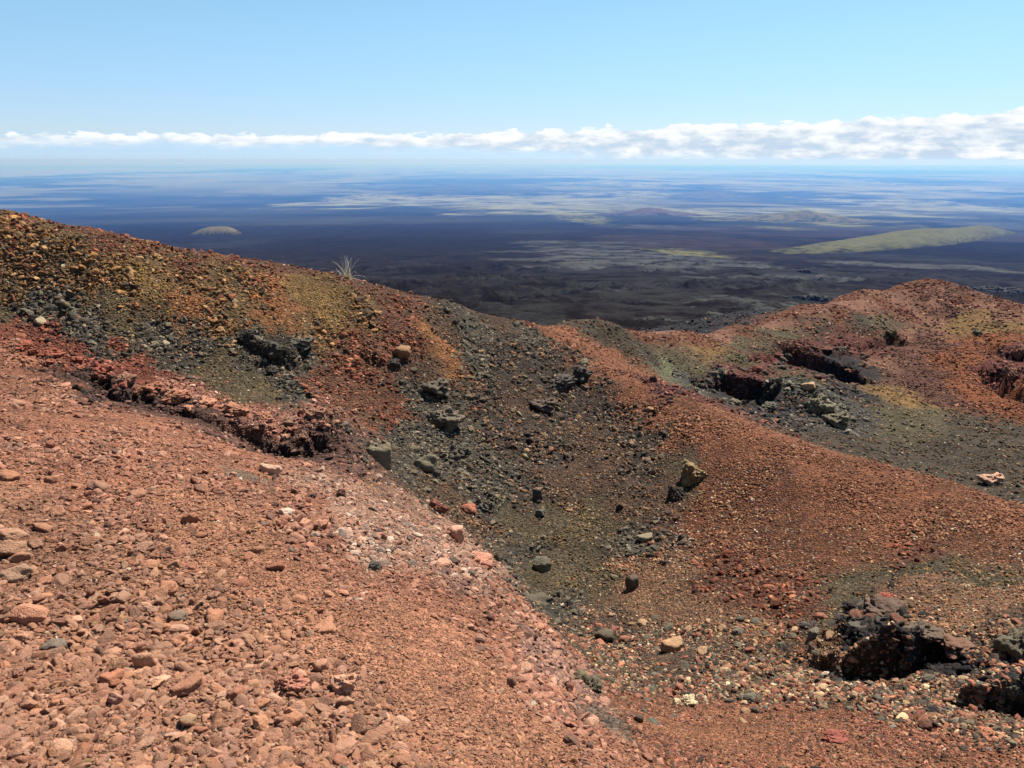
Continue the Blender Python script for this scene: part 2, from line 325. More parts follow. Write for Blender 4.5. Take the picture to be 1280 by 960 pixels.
SAMPLES = [
    (900, 418, 'hillpath'), (840, 416, 'hillpath'), (960, 404, 'hillpath'), (1020, 388, 'hillpath'), (1070, 378, 'hillpath'), (1120, 374, 'hillpath'), (1170, 377, 'hillpath'), (1220, 381, 'hillpath'), (1270, 393, 'hillpath'), (1150, 395, 'hillpath'), (1128, 420, 'hillpath'), (1105, 455, 'hillpath'),
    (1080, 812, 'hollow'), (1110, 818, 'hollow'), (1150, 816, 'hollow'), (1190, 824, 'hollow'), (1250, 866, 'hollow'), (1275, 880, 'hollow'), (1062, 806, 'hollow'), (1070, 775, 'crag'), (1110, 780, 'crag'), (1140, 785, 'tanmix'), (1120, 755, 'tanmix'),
    (105, 470, 'crustshade'), (165, 496, 'crustshade'), (190, 502, 'crustshade'), (255, 524, 'crustshade'), (330, 550, 'crustshade'), (365, 560, 'crustshade'), (400, 545, 'crustshade'), (430, 530, 'crustshade'),
    (0, 960, 'near_big'), (100, 900, 'near_big'), (250, 940, 'near_big'), (380, 940, 'near_big'), (60, 800, 'near_big'), (200, 830, 'near_big'), (330, 860, 'near_big'),
    (0, 700, 'near_big'), (110, 730, 'near_big'), (230, 760, 'near_big'), (430, 880, 'near_big'), (0, 620, 'near_big'), (60, 650, 'near_big'), (120, 800, 'near_big'),
    (560, 940, 'near_fine'), (680, 930, 'near_fine'), (520, 850, 'near_fine'), (620, 860, 'near_fine'), (400, 760, 'near_fine'), (500, 760, 'near_fine'), (300, 680, 'near_fine'),
    (350, 720, 'near_fine'), (230, 640, 'near_fine'), (560, 790, 'near_fine'), (280, 650, 'near_fine'), (620, 800, 'near_mid'), (680, 870, 'near_mid'), (730, 930, 'near_mid'),
    (150, 620, 'near_mid'), (60, 560, 'near_mid'), (20, 500, 'near_mid'), (130, 540, 'near_mid'), (200, 570, 'near_mid'), (330, 610, 'near_mid'), (400, 640, 'near_mid'), (250, 560, 'near_mid'),
    (0, 440, 'near_mid'), (50, 480, 'near_mid'), (300, 570, 'near_mid'), (380, 600, 'pale'), (440, 640, 'pale'), (470, 690, 'pale'), (430, 700, 'near_mid'), (520, 660, 'pale'), (550, 690, 'pale'),
    (500, 720, 'near_mid'), (600, 700, 'pale'), (630, 735, 'salmon'), (655, 765, 'salmon'), (675, 795, 'salmon'), (600, 740, 'mauve'), (620, 760, 'near_mid'), (560, 740, 'near_mid'),
    (690, 825, 'mauve'), (705, 850, 'mauve'), (640, 800, 'near_mid'), (750, 905, 'darkpatch'), (300, 597, 'darkpatch'), (325, 608, 'darkpatch'), (260, 590, 'near_mid'), (285, 615, 'near_mid'), (330, 588, 'near_mid'), (360, 612, 'near_mid'), (230, 540, 'near_mid'), (590, 720, 'pale'),
    # ledge
    (5, 418, 'redledge'), (50, 432, 'redledge'), (100, 445, 'redledge'), (150, 460, 'redledge'), (185, 475, 'redledge'), (220, 490, 'pinkledge'), (260, 500, 'pinkledge'), (300, 515, 'pinkledge'),
    (340, 545, 'pinkledge'), (280, 520, 'pinkledge'), (380, 535, 'pinkledge'), (410, 510, 'pinkledge'), (420, 525, 'pinkledge'),
    # wall
    (0, 280, 'ochre'), (50, 300, 'ochre'), (100, 330, 'ochre'), (40, 350, 'ochre'), (180, 330, 'ochre'), (230, 350, 'ochre'), (300, 365, 'ochre'), (350, 380, 'orange'), (220, 375, 'orange'), (150, 370, 'ochre'),
    (30, 290, 'rust'), (100, 285, 'rust'), (160, 295, 'rust'), (230, 312, 'rust'), (300, 325, 'rust'), (370, 340, 'rust'), (470, 360, 'rust'), (410, 370, 'yellow'), (400, 385, 'yellow'), (170, 350, 'yellow'),
    (0, 385, 'olive'), (60, 400, 'greyblack'), (120, 420, 'greyblack'), (200, 430, 'greyblack'), (250, 440, 'greyblack'), (40, 380, 'greyblack'), (150, 405, 'olive'), (260, 460, 'olive'), (300, 480, 'olive'),
    (270, 400, 'ochre'), (350, 450, 'greyblack'), (320, 430, 'greyblack'), (380, 440, 'greyblack'), (330, 480, 'olive'), (370, 490, 'greyblack'), (300, 410, 'ochre'), (380, 410, 'ochre'), (260, 340, 'ochre'), (100, 350, 'ochre'),
    (430, 460, 'rust'), (440, 420, 'rust'), (480, 440, 'rust'), (460, 480, 'rust'), (440, 500, 'rust'), (500, 400, 'rust'), (520, 425, 'rust'), (555, 432, 'orange'), (450, 390, 'ochre'), (480, 510, 'rust'), (420, 490, 'rust'),
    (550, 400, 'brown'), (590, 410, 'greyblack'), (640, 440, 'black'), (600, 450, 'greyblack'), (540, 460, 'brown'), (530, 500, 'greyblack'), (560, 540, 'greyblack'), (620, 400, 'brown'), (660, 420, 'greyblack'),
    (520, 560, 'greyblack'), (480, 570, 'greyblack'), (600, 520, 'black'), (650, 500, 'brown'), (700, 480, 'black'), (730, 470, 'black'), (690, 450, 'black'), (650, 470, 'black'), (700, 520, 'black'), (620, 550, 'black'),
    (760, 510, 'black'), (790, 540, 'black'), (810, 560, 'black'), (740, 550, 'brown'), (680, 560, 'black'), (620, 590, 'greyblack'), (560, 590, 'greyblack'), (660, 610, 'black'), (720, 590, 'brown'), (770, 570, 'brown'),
    (600, 630, 'greyblack'), (560, 620, 'brown'), (590, 650, 'brown'), (640, 650, 'olive'), (700, 650, 'olive'), (750, 640, 'olive'), (720, 700, 'olive'), (680, 720, 'olive'), (660, 700, 'greyblack'), (740, 730, 'olive'),
    (780, 620, 'brown'), (820, 610, 'brown'), (850, 590, 'olive'), (790, 680, 'greyblack'), (770, 720, 'tanmix'), (800, 740, 'tanmix'), (830, 670, 'black'), (680, 760, 'greyblack'), (700, 790, 'mix'), (740, 780, 'mix'),
    (480, 360, 'rust'), (800, 590, 'black'),
    # trail down the crest
    (640, 399, 'rust'), (690, 412, 'trail'), (720, 435, 'trail'), (750, 460, 'trail'), (790, 485, 'trail'), (840, 510, 'trail'), (900, 530, 'trail'), (960, 555, 'trail'), (1020, 575, 'trail'), (1100, 600, 'trail'),
    (1200, 625, 'trail'), (1280, 650, 'trail'), (850, 540, 'trail_dark'), (900, 570, 'trail_dark'), (960, 600, 'trail_dark'), (900, 620, 'trail_dark'), (1050, 620, 'trail'), (1000, 650, 'trail_dark'), (940, 660, 'trail_dark'),
    (900, 680, 'trail_dark'), (1100, 650, 'trail'), (1180, 660, 'trail_dark'), (1050, 680, 'trail_dark'), (980, 700, 'trail_dark'), (1280, 690, 'trail_dark'), (860, 660, 'trail_dark'), (850, 570, 'brown'), (1130, 690, 'rust'), (900, 720, 'rust'), (960, 740, 'rust'),
    (1090, 725, 'olive'), (1060, 745, 'olive'), (1040, 780, 'olive'), (1150, 710, 'olive'), (1240, 730, 'olive'), (1180, 740, 'tanmix'), (1150, 760, 'tanmix'), (1230, 770, 'tanmix'), (1280, 740, 'tanmix'), (1280, 790, 'mix'), (1200, 790, 'tanmix'),
    (880, 760, 'tanmix'), (840, 720, 'tanmix'), (940, 780, 'tanmix'), (1000, 760, 'rust'), (1020, 820, 'tanmix'), (980, 830, 'mix'), (900, 820, 'mix'), (840, 790, 'mix'), (800, 810, 'mix'), (760, 810, 'mix'), (760, 850, 'mix'), (820, 850, 'mix'),
    (900, 860, 'mix'), (960, 860, 'mix'), (1040, 860, 'mix'), (1100, 860, 'mix'), (1160, 850, 'mix'), (1220, 850, 'mix'), (1180, 880, 'mix'), (1280, 920, 'mix'), (1240, 890, 'mix'), (900, 900, 'redfloor'), (1000, 890, 'redfloor'), (1060, 900, 'redfloor'),
    (840, 905, 'redfloor'), (820, 940, 'redfloor'), (900, 940, 'redfloor'), (1000, 940, 'redfloor'), (1100, 930, 'redfloor'), (1180, 940, 'redfloor'), (1260, 950, 'redfloor'), (790, 880, 'redfloor'),
    # saddle and second crater
    (740, 412, 'hilldark'), (770, 420, 'hilldark'), (800, 440, 'hilldark'), (840, 450, 'hillolive'), (830, 463, 'limegrey'), (850, 470, 'hillgrey'), (870, 460, 'hillolive'), (880, 480, 'hillgrey'), (830, 485, 'cragred'), (790, 462, 'trail'),
    (790, 416, 'hillred'), (830, 422, 'hillred'), (870, 425, 'hillred'), (920, 410, 'hillred'), (960, 400, 'hillred'), (1000, 388, 'hillred'), (1060, 370, 'hillred'), (1110, 362, 'hillred'), (1160, 352, 'hillred'), (1160, 370, 'hillbrown'), (1200, 362, 'hillbrown'),
    (1120, 385, 'hillred'), (1220, 375, 'hillred'), (1275, 388, 'hillred'), (1180, 390, 'hillbrown'), (1040, 390, 'hillred'), (890, 440, 'hillochre'), (940, 430, 'hillolive'), (980, 420, 'hillolive'), (1030, 415, 'hilldark'), (1080, 405, 'hilldark'), (1110, 410, 'hillolive'),
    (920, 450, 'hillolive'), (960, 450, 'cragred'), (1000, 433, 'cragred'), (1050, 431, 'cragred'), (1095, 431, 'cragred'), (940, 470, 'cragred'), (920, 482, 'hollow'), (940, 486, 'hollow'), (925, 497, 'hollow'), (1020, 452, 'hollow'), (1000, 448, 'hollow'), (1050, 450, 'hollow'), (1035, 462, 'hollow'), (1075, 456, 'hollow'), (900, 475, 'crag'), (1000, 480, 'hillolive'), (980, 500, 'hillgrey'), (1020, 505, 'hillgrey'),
    (1040, 530, 'hillgrey'), (1060, 490, 'crag'), (1070, 520, 'hillgrey'), (960, 515, 'crag'), (1110, 430, 'hillbrown'), (1130, 460, 'hillbrown'), (1160, 430, 'hillbrown'), (1150, 480, 'hillbrown'), (1110, 490, 'hillochre'), (1110, 520, 'hillolive'), (1130, 540, 'hillolive'),
    (1180, 500, 'hillbrown'), (1200, 450, 'hillorange'), (1210, 480, 'hillorange'), (1230, 500, 'hillorange'), (1210, 405, 'hillochre'), (1250, 405, 'hillochre'), (1240, 430, 'hillorange'), (1250, 465, 'cragred'), (1275, 470, 'cragred'), (1265, 440, 'cragred'), (1270, 515, 'hillorange'),
    (1200, 530, 'hilldark'), (1240, 540, 'hilldark'), (1180, 560, 'hilldark'), (1120, 565, 'hilldark'), (1240, 580, 'hilldark'), (1280, 580, 'hilldark'), (1200, 590, 'hilldark'), (1240, 605, 'hilldark'), (1140, 505, 'hillochre'), (1160, 520, 'hillolive'), (1280, 550, 'hilldark'), (1080, 555, 'hilldark'),
]
def soften(c, k=.95):
    L = c @ np.array([.3, .59, .11])
    return L + (c - L) * k


DULL = {'near_big': np.array([.74, .71, .64]), 'trail': np.array([.93, .93, .86]), 'trail_dark': np.array([.92, .92, .86]), 'redfloor': np.array([.93, .92, .82]), 'hillred': np.array([.80, .80, .74]), 'hillorange': np.array([.84, .86, .80]), 'hillbrown': np.array([.95, .95, .9]), 'salmon': .85, 'pale': .92, 'near_mid': np.array([.88, .86, .77]), 'near_fine': np.array([.93, .89, .82]), 'redledge': .85, 'rust': .92, 'pinkledge': .92}
ZN = {k: (soften(z[0], .92) * DULL.get(k, 1), *z[1:]) for k, z in ZN.items()}
KEYS = list(ZN)
sx, sy, sk = [], [], []
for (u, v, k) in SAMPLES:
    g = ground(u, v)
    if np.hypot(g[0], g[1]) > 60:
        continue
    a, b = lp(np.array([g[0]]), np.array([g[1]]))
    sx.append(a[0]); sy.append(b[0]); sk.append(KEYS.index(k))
for (x, y, k) in ((-8, 22, 'rust'), (-3, 26, 'backblack'), (2, 30, 'backblack'), (-20, 30, 'backblack'), (-10, 40, 'backblack'), (0, 45, 'backblack'), (8, 40, 'backblack'), (14, 47, 'backblack'),
                  (22, 48, 'backblack'), (28, 47, 'backblack'), (34, 42, 'backblack'), (0, 56, 'backblack'), (20, 58, 'backblack'), (40, 52, 'backblack'), (-28, 48, 'backblack'), (4, 33, 'backblack'), (0, 0, 'near_big'), (-4, 2, 'near_big'), (4, 2, 'redfloor')):
    a, b = lp(np.array([float(x)]), np.array([float(y)]))
    sx.append(a[0]); sy.append(b[0]); sk.append(KEYS.index(k))
sx, sy, sk = np.array(sx), np.array(sy), np.array(sk)
ZC = np.array([ZN[k][0] for k in KEYS])
ZR = np.array([ZN[k][1] for k in KEYS])
ZS0 = np.array([ZN[k][2] for k in KEYS])
ZS1 = np.array([ZN[k][3] for k in KEYS])
ZV = np.array([ZN[k][4] for k in KEYS])
for k_ in ('trail', 'trail_dark', 'hillred', 'hillbrown', 'hillorange', 'redfloor'):
    ZV[KEYS.index(k_)] = 1.0


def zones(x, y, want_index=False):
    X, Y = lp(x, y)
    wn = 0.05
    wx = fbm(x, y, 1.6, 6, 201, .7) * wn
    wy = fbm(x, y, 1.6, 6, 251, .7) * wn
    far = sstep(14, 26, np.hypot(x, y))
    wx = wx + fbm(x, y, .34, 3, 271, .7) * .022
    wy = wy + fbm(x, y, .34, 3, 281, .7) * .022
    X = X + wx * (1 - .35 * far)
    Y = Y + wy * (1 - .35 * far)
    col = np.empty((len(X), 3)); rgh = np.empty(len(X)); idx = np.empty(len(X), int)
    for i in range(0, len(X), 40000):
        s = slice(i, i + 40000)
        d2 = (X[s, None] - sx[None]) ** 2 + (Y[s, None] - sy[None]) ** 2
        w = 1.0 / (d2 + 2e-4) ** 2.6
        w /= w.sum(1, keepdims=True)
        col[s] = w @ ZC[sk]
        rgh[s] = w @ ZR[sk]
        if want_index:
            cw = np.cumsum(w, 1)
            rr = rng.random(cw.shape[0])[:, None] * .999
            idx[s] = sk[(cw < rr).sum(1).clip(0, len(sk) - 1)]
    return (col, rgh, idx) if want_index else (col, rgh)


GAIN = 0.85


# ------------------------------------------------------------------ the plain far below: colours by place
def patch(u0, u1, v0, v1, key):
    uc, vc = (u0 + u1) / 2, (v0 + v1) / 2
    c = ground(uc, vc, 60)
    l, r_ = ground(u0, vc, 60), ground(u1, vc, 60)
    n, f = ground(uc, v1, 60), ground(uc, v0, 60)
    return (c[0], c[1], abs(r_[0] - l[0]) / 2, max(abs(f[1] - c[1]) * .55 + abs(n[1] - c[1]) * .45, 1), key)


PLC = {'tawny': C(92, 90, 56), 'pale': C(106, 106, 82), 'grey': C(66, 66, 62), 'olive': C(84, 82, 54), 'rusty': C(50, 42, 38), 'dark': C(23, 19, 17), 'mid': C(42, 41, 39)}
PATCHES = [patch(*p) for p in (
    (-80, 420, 206.3, 208.5, 'pale'), (300, 700, 206.4, 208.3, 'pale'), (-60, 250, 209, 216, 'pale'), (-60, 60, 217, 222, 'pale'),
    (480, 640, 228, 234, 'grey'), (700, 850, 226, 233, 'pale'), (560, 700, 217, 222, 'grey'), (820, 960, 213, 218, 'pale'), (1100, 1250, 206.8, 211, 'grey'), (350, 480, 212, 216, 'pale'), (640, 760, 300, 306, 'mid'), (940, 1010, 283, 288, 'tawny'),
    (660, 800, 330, 342, 'mid'), (780, 960, 345, 356, 'mid'), (980, 1120, 338, 350, 'mid'), (1060, 1280, 330, 338, 'grey'), (800, 900, 395, 410, 'mid'), (960, 1060, 390, 398, 'mid'), (560, 640, 350, 358, 'mid'),
    (390, 760, 242, 262, 'pale'), (400, 520, 243, 253, 'pale'), (560, 830, 254, 268, 'pale'), (700, 880, 238, 247, 'pale'), (570, 612, 262, 270, 'grey'), (690, 760, 266, 278, 'tawny'), (860, 1200, 260, 272, 'pale'),
    (1040, 1280, 248, 268, 'pale'), (900, 1100, 270, 280, 'tawny'), (780, 870, 254, 270, 'pale'), (1180, 1290, 276, 286, 'grey'), (760, 900, 281, 287, 'grey'), (640, 920, 300, 340, 'grey'), (820, 900, 310, 321, 'tawny'),
    (730, 1000, 292, 312, 'rusty'), (820, 1290, 282, 300, 'rusty'), (1000, 1290, 318, 330, 'mid'), (880, 1010, 370, 392, 'grey'), (620, 720, 385, 410, 'mid'), (690, 900, 350, 372, 'mid'), (1160, 1290, 340, 362, 'mid'),
    (0, 210, 208, 222, 'pale'), (140, 330, 214, 222, 'pale'), (460, 720, 206, 214, 'pale'), (640, 900, 208, 222, 'pale'), (1000, 1100, 214, 222, 'pale'), (1020, 1110, 224, 231, 'pale'), (900, 980, 226, 231, 'pale'), (1130, 1280, 232, 240, 'pale'),
    (190, 400, 240, 246, 'grey'), (240, 330, 300, 310, 'mid'), (430, 700, 225, 240, 'mid'), (850, 950, 240, 250, 'grey'), (1220, 1290, 222, 230, 'pale'), (-100, 150, 224, 230, 'mid'), (600, 780, 270, 274, 'mid'), (610, 730, 287, 292, 'mid'))]


def plain_col(x, y):
    r = np.hypot(x, y)
    c = np.empty((len(x), 3))
    n1 = fbm(x, y, 900, 5, 301, .6)
    n2 = fbm(x, y, 60, 5, 311, .65)
    n3 = fbm(x, y, 3500, 4, 321, .6)
    n4 = fbm(x, y, 14, 4, 331, .65)
    n5 = fbm(x, y, 4.5, 4, 341, .65) * (1 - sstep(150, 500, r))
    k = np.clip(.45 + .3 * n2 + .3 * n1 * sstep(300, 1500, r) + .5 * n4 + .5 * n5, 0, 1)[:, None]
    dark = PLC['dark'] * (1.15 - .3 * n4[:, None] * .5)
    c = dark * .7 * (1 - k) + (PLC['dark'] * 1.5 + PLC['mid'] * .3) * k
    veg = sstep(2520, 2660, r * (1 + .16 * n3 + .07 * n1))[:, None]
    c = c * (1 - veg) + C(44, 43, 37) * (.75 + .5 * n1[:, None]).clip(.3, 1.5) * veg
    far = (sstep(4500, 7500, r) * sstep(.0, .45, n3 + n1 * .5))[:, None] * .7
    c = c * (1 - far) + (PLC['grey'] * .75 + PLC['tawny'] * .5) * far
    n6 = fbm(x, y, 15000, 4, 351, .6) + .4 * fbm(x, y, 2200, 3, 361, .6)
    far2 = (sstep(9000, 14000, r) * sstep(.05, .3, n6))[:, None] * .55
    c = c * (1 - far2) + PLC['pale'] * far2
    for (px, py, rx, ry, key) in PATCHES:
        m = (np.abs(x - px) < rx * 1.7) & (np.abs(y - py) < ry * 2.2)
        if not m.any():
            continue
        X, Y = x[m], y[m]
        s = min(rx, ry * 2)
        e = np.sqrt(((X - px) / rx) ** 2 + ((Y - py) / ry) ** 2)
        e = e + fbm(X, Y, s * .9, 5, 401 + int(px) % 97, .62) * .55
        w = (1 - sstep(.72, .98, e)) * np.clip(.62 + 1.0 * fbm(X, Y, s * .3, 6, 431, .7), 0.0, 1)
        c[m] = c[m] * (1 - w[:, None]) + PLC[key] * w[:, None]
    # nearest flows: grey weathered crust between black clinker
    w = ((1 - sstep(350, 900, r)) * sstep(.0, .55, n2 * .7 + n4 * .6))[:, None] * .55
    c = c * (1 - w) + PLC['mid'] * w
    return c


# ------------------------------------------------------------------ polar sheets
def rows(r0, r1, st):
    n = int(math.log(r1 / r0) / st)
    return np.linspace(math.log(r0), math.log(r1), n)


AZ = np.linspace(-0.93, 0.93, 1240)
L_NEAR = np.concatenate([rows(.55, 2.0, .012)[:-1], rows(2.0, 20, .0029)[:-1], rows(20, 62, .0042)])
L_FAR = np.concatenate([rows(62, 1500, .006)[:-1], rows(1500, 60000, .010)])


def detail(x, y, r, rgh):
    z = np.zeros_like(x)
    for k, lam in enumerate((2.6, 1.3, .65, .32, .16, .08, .04)):
        w = sstep(.006 * r, .016 * r, lam)
        if not (w > 0).any():
            continue
        n = perlin(x / lam + 3.1 * k, y / lam, 500 + k)
        b = np.abs(perlin(x / lam + 7.7, y / lam + 5 * k, 560 + k)) * 2 - .5
        amp = lam * (.018 + .055 * rgh) * (1.0 if lam < 1 else .55)
        z += w * amp * (n * .6 - b * .5 * rgh)
    return z


def far_detail(x, y, r):
    z = np.zeros_like(x)
    m = sstep(-.25, .5, fbm(x, y, 90, 3, 601))
    near = 1 - sstep(250, 1400, r)
    for k, lam in enumerate((60, 28, 13, 6, 3, 1.5, .7)):
        w = sstep(.008 * r, .02 * r, lam) * sstep(62, 90, r)
        if not (w > 0).any():
            continue
        b = .5 - np.abs(perlin(x / lam + 2.2 * k, y / lam, 620 + k)) * 2
        z += w * lam * (.035 if lam > 20 else .24) * b * (m * .9 + .12) * near
    return z


def sheet(name, Ls, fn):
    a, l = np.meshgrid(AZ, Ls)
    r = np.exp(l)
    x, y = (r * np.sin(a)).ravel(), (r * np.cos(a)).ravel()
    z, col = fn(x, y, r.ravel())
    n, m = len(Ls), len(AZ)
    co = np.stack([x, y, z], 1).astype(np.float32)
    i = np.arange(n * m).reshape(n, m)
    f = np.stack([i[:-1, :-1], i[:-1, 1:], i[1:, 1:], i[1:, :-1]], -1).reshape(-1, 4)
    me = bpy.data.meshes.new(name)
    me.vertices.add(len(co)); me.vertices.foreach_set('co', co.ravel())
    me.loops.add(f.size); me.loops.foreach_set('vertex_index', f.ravel().astype(np.int32))
    me.polygons.add(len(f)); me.polygons.foreach_set('loop_start', np.arange(0, f.size, 4, dtype=np.int32))
    me.polygons.foreach_set('loop_total', np.full(len(f), 4, np.int32))
    me.update(calc_edges=True)
    me.shade_smooth()
    at = me.attributes.new('ground_tint', 'FLOAT_COLOR', 'POINT')
    at.data.foreach_set('color', np.concatenate([col, np.ones((len(col), 1))], 1).astype(np.float32).ravel())
    o = bpy.data.objects.new(name, me)
    COL.objects.link(o)
    return o, co.reshape(n, m, 3)


# ------------------------------------------------------------------ materials
def mat(name):
    m = bpy.data.materials.new(name)
    m.use_nodes = True
    nt = m.node_tree
    b = nt.nodes['Principled BSDF']
    b.inputs['Roughness'].default_value = .95
    b.inputs['Specular IOR Level'].default_value = .12
    return m, nt, b


def nd(nt, t, **kw):
    n = nt.nodes.new(t)
    for k, v in kw.items():
        setattr(n, k, v)
    return n


def lk(nt, a, b):
    nt.links.new(a, b)


def m_ground():
    m, nt, b = mat('cinder_ground')
    at = nd(nt, 'ShaderNodeAttribute', attribute_name='ground_tint')
    tc = nd(nt, 'ShaderNodeTexCoord')
    bump_in = None
    val = None
    for sc, amt in ((70.0, .45), (24.0, .4)):
        vo = nd(nt, 'ShaderNodeTexVoronoi')
        vo.inputs['Scale'].default_value = sc
        vo.inputs['Randomness'].default_value = 1.0
        lk(nt, tc.outputs['Object'], vo.inputs['Vector'])
        mr = nd(nt, 'ShaderNodeMapRange')
        sp = nd(nt, 'ShaderNodeSeparateColor')
        lk(nt, vo.outputs['Color'], sp.inputs[0])
        lk(nt, sp.outputs[0], mr.inputs['Value'])
        mr.inputs['To Min'].default_value = 1 - amt * .6
        mr.inputs['To Max'].default_value = 1 + amt * .55
        if val is None:
            val = mr.outputs[0]
            d0 = vo.outputs['Distance']
        else:
            mu = nd(nt, 'ShaderNodeMath', operation='MULTIPLY')
            lk(nt, val, mu.inputs[0]); lk(nt, mr.outputs[0], mu.inputs[1])
            val = mu.outputs[0]
            d1 = vo.outputs['Distance']
    mx = nd(nt, 'ShaderNodeVectorMath', operation='SCALE')
    lk(nt, at.outputs['Color'], mx.inputs[0]); lk(nt, val, mx.inputs['Scale'])
    lk(nt, mx.outputs[0], b.inputs['Base Color'])
    b1 = nd(nt, 'ShaderNodeBump', invert=True)
    b1.inputs['Strength'].default_value = 1.0
    b1.inputs['Distance'].default_value = .014
    lk(nt, d0, b1.inputs['Height'])
    b2 = nd(nt, 'ShaderNodeBump', invert=True)
    b2.inputs['Strength'].default_value = 1.0
    b2.inputs['Distance'].default_value = .036
    lk(nt, d1, b2.inputs['Height']); lk(nt, b1.outputs[0], b2.inputs['Normal'])
    lk(nt, b2.outputs[0], b.inputs['Normal'])
    return m


def m_plain():
    m, nt, b = mat('lava_plain')
    b.inputs['Specular IOR Level'].default_value = 0
    b.inputs['Roughness'].default_value = 1
    at = nd(nt, 'ShaderNodeAttribute', attribute_name='ground_tint')
    tc = nd(nt, 'ShaderNodeTexCoord')
    no = nd(nt, 'ShaderNodeTexNoise')
    no.inputs['Scale'].default_value = .35
    no.inputs['Detail'].default_value = 6
    no.inputs['Roughness'].default_value = .7
    lk(nt, tc.outputs['Object'], no.inputs['Vector'])
    bp = nd(nt, 'ShaderNodeBump')
    bp.inputs['Strength'].default_value = .8
    bp.inputs['Distance'].default_value = 1.2
    lk(nt, no.outputs[0], bp.inputs['Height'])
    n2 = nd(nt, 'ShaderNodeTexNoise')
    n2.inputs['Scale'].default_value = 1.6
    n2.inputs['Detail'].default_value = 5
    n2.inputs['Roughness'].default_value = .7
    lk(nt, tc.outputs['Object'], n2.inputs['Vector'])
    mr = nd(nt, 'ShaderNodeMapRange')
    mr.inputs['From Min'].default_value = .3; mr.inputs['From Max'].default_value = .7
    mr.inputs['To Min'].default_value = .4; mr.inputs['To Max'].default_value = 1.5
    lk(nt, n2.outputs[0], mr.inputs['Value'])
    mx = nd(nt, 'ShaderNodeVectorMath', operation='SCALE')
    lk(nt, at.outputs['Color'], mx.inputs[0]); lk(nt, mr.outputs[0], mx.inputs['Scale'])
    lk(nt, mx.outputs[0], b.inputs['Base Color'])
    lk(nt, bp.outputs[0], b.inputs['Normal'])
    return m


def m_stone(name, src):
    m, nt, b = mat(name)
    if src == 'inst':
        at = nd(nt, 'ShaderNodeAttribute', attribute_name='tint')
        at.attribute_type = 'INSTANCER'
        c = at.outputs['Color']
    else:
        c = nd(nt, 'ShaderNodeObjectInfo').outputs['Color']
    tc = nd(nt, 'ShaderNodeTexCoord')
    no = nd(nt, 'ShaderNodeTexNoise')
    no.inputs['Scale'].default_value = 2.4 if src == 'inst' else 3.2
    no.inputs['Detail'].default_value = 5
    no.inputs['Roughness'].default_value = .65
    lk(nt, tc.outputs['Object'], no.inputs['Vector'])
    mr = nd(nt, 'ShaderNodeMapRange')
    mr.inputs['From Min'].default_value = .3; mr.inputs['From Max'].default_value = .7
    mr.inputs['To Min'].default_value = .82; mr.inputs['To Max'].default_value = 1.15
    lk(nt, no.outputs[0], mr.inputs['Value'])
    mx = nd(nt, 'ShaderNodeVectorMath', operation='SCALE')
    lk(nt, c, mx.inputs[0]); lk(nt, mr.outputs[0], mx.inputs['Scale'])
    lk(nt, mx.outputs[0], b.inputs['Base Color'])
    n2 = nd(nt, 'ShaderNodeTexNoise')
    n2.inputs['Scale'].default_value = 9.0
    n2.inputs['Detail'].default_value = 4
    lk(nt, tc.outputs['Object'], n2.inputs['Vector'])
    bp = nd(nt, 'ShaderNodeBump')
    bp.inputs['Strength'].default_value = .5
    bp.inputs['Distance'].default_value = .07
    lk(nt, n2.outputs[0], bp.inputs['Height'])
    lk(nt, bp.outputs[0], b.inputs['Normal'])
    return m


M_GROUND, M_PLAIN = m_ground(), m_plain()
M_INST, M_STONE = m_stone('loose_scoria', 'inst'), m_stone('scoria_rock', 'obj')


# ------------------------------------------------------------------ ground
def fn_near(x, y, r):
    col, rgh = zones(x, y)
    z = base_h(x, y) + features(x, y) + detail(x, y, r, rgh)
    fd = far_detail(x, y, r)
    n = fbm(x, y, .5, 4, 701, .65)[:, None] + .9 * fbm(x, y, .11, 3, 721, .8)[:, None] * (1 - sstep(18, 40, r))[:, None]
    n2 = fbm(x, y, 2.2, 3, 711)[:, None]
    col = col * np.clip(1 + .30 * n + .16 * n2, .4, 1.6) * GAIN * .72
    w = sstep(50, 60, r)[:, None]
    return z + fd, col * (1 - w) + plain_col(x, y) * w


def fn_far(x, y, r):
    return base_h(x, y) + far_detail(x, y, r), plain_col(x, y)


g_ob, g_xyz = sheet('ground', L_NEAR, fn_near)
g_ob['kind'] = 'structure'
g_ob.data.materials.append(M_GROUND)
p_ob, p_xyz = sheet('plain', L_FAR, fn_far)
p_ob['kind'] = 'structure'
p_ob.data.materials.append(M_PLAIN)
FZ = g_xyz[:, :, 2].astype(float)


def surf(u, v, tmin=1.2):
    p = ground(u, v, tmin, FZ, AZ, L_NEAR)
    return p


def surf_z(x, y):
    return lookup(FZ, AZ, L_NEAR, x, y)


# sea beyond the coast
def sea():
    me = bpy.data.meshes.new('sea')
    A = np.linspace(-0.95, 0.95, 60)
    vs, fs = [], []
    for a in A:
        for r in (59000., 65000., 70000., 76000.):
            vs.append((r * math.sin(a), r * math.cos(a), ZSEA - .6))
    for i in range(len(A) - 1):
        for j in range(3):
            fs.append((i * 4 + j, (i + 1) * 4 + j, (i + 1) * 4 + j + 1, i * 4 + j + 1))
    me.from_pydata(vs, [], fs)
    m, nt, b = mat('sea_water')
    b.inputs['Base Color'].default_value = (.02, .06, .12, 1)
    b.inputs['Roughness'].default_value = .35
    me.materials.append(m)
    o = bpy.data.objects.new('sea', me); COL.objects.link(o); o['kind'] = 'structure'


sea()


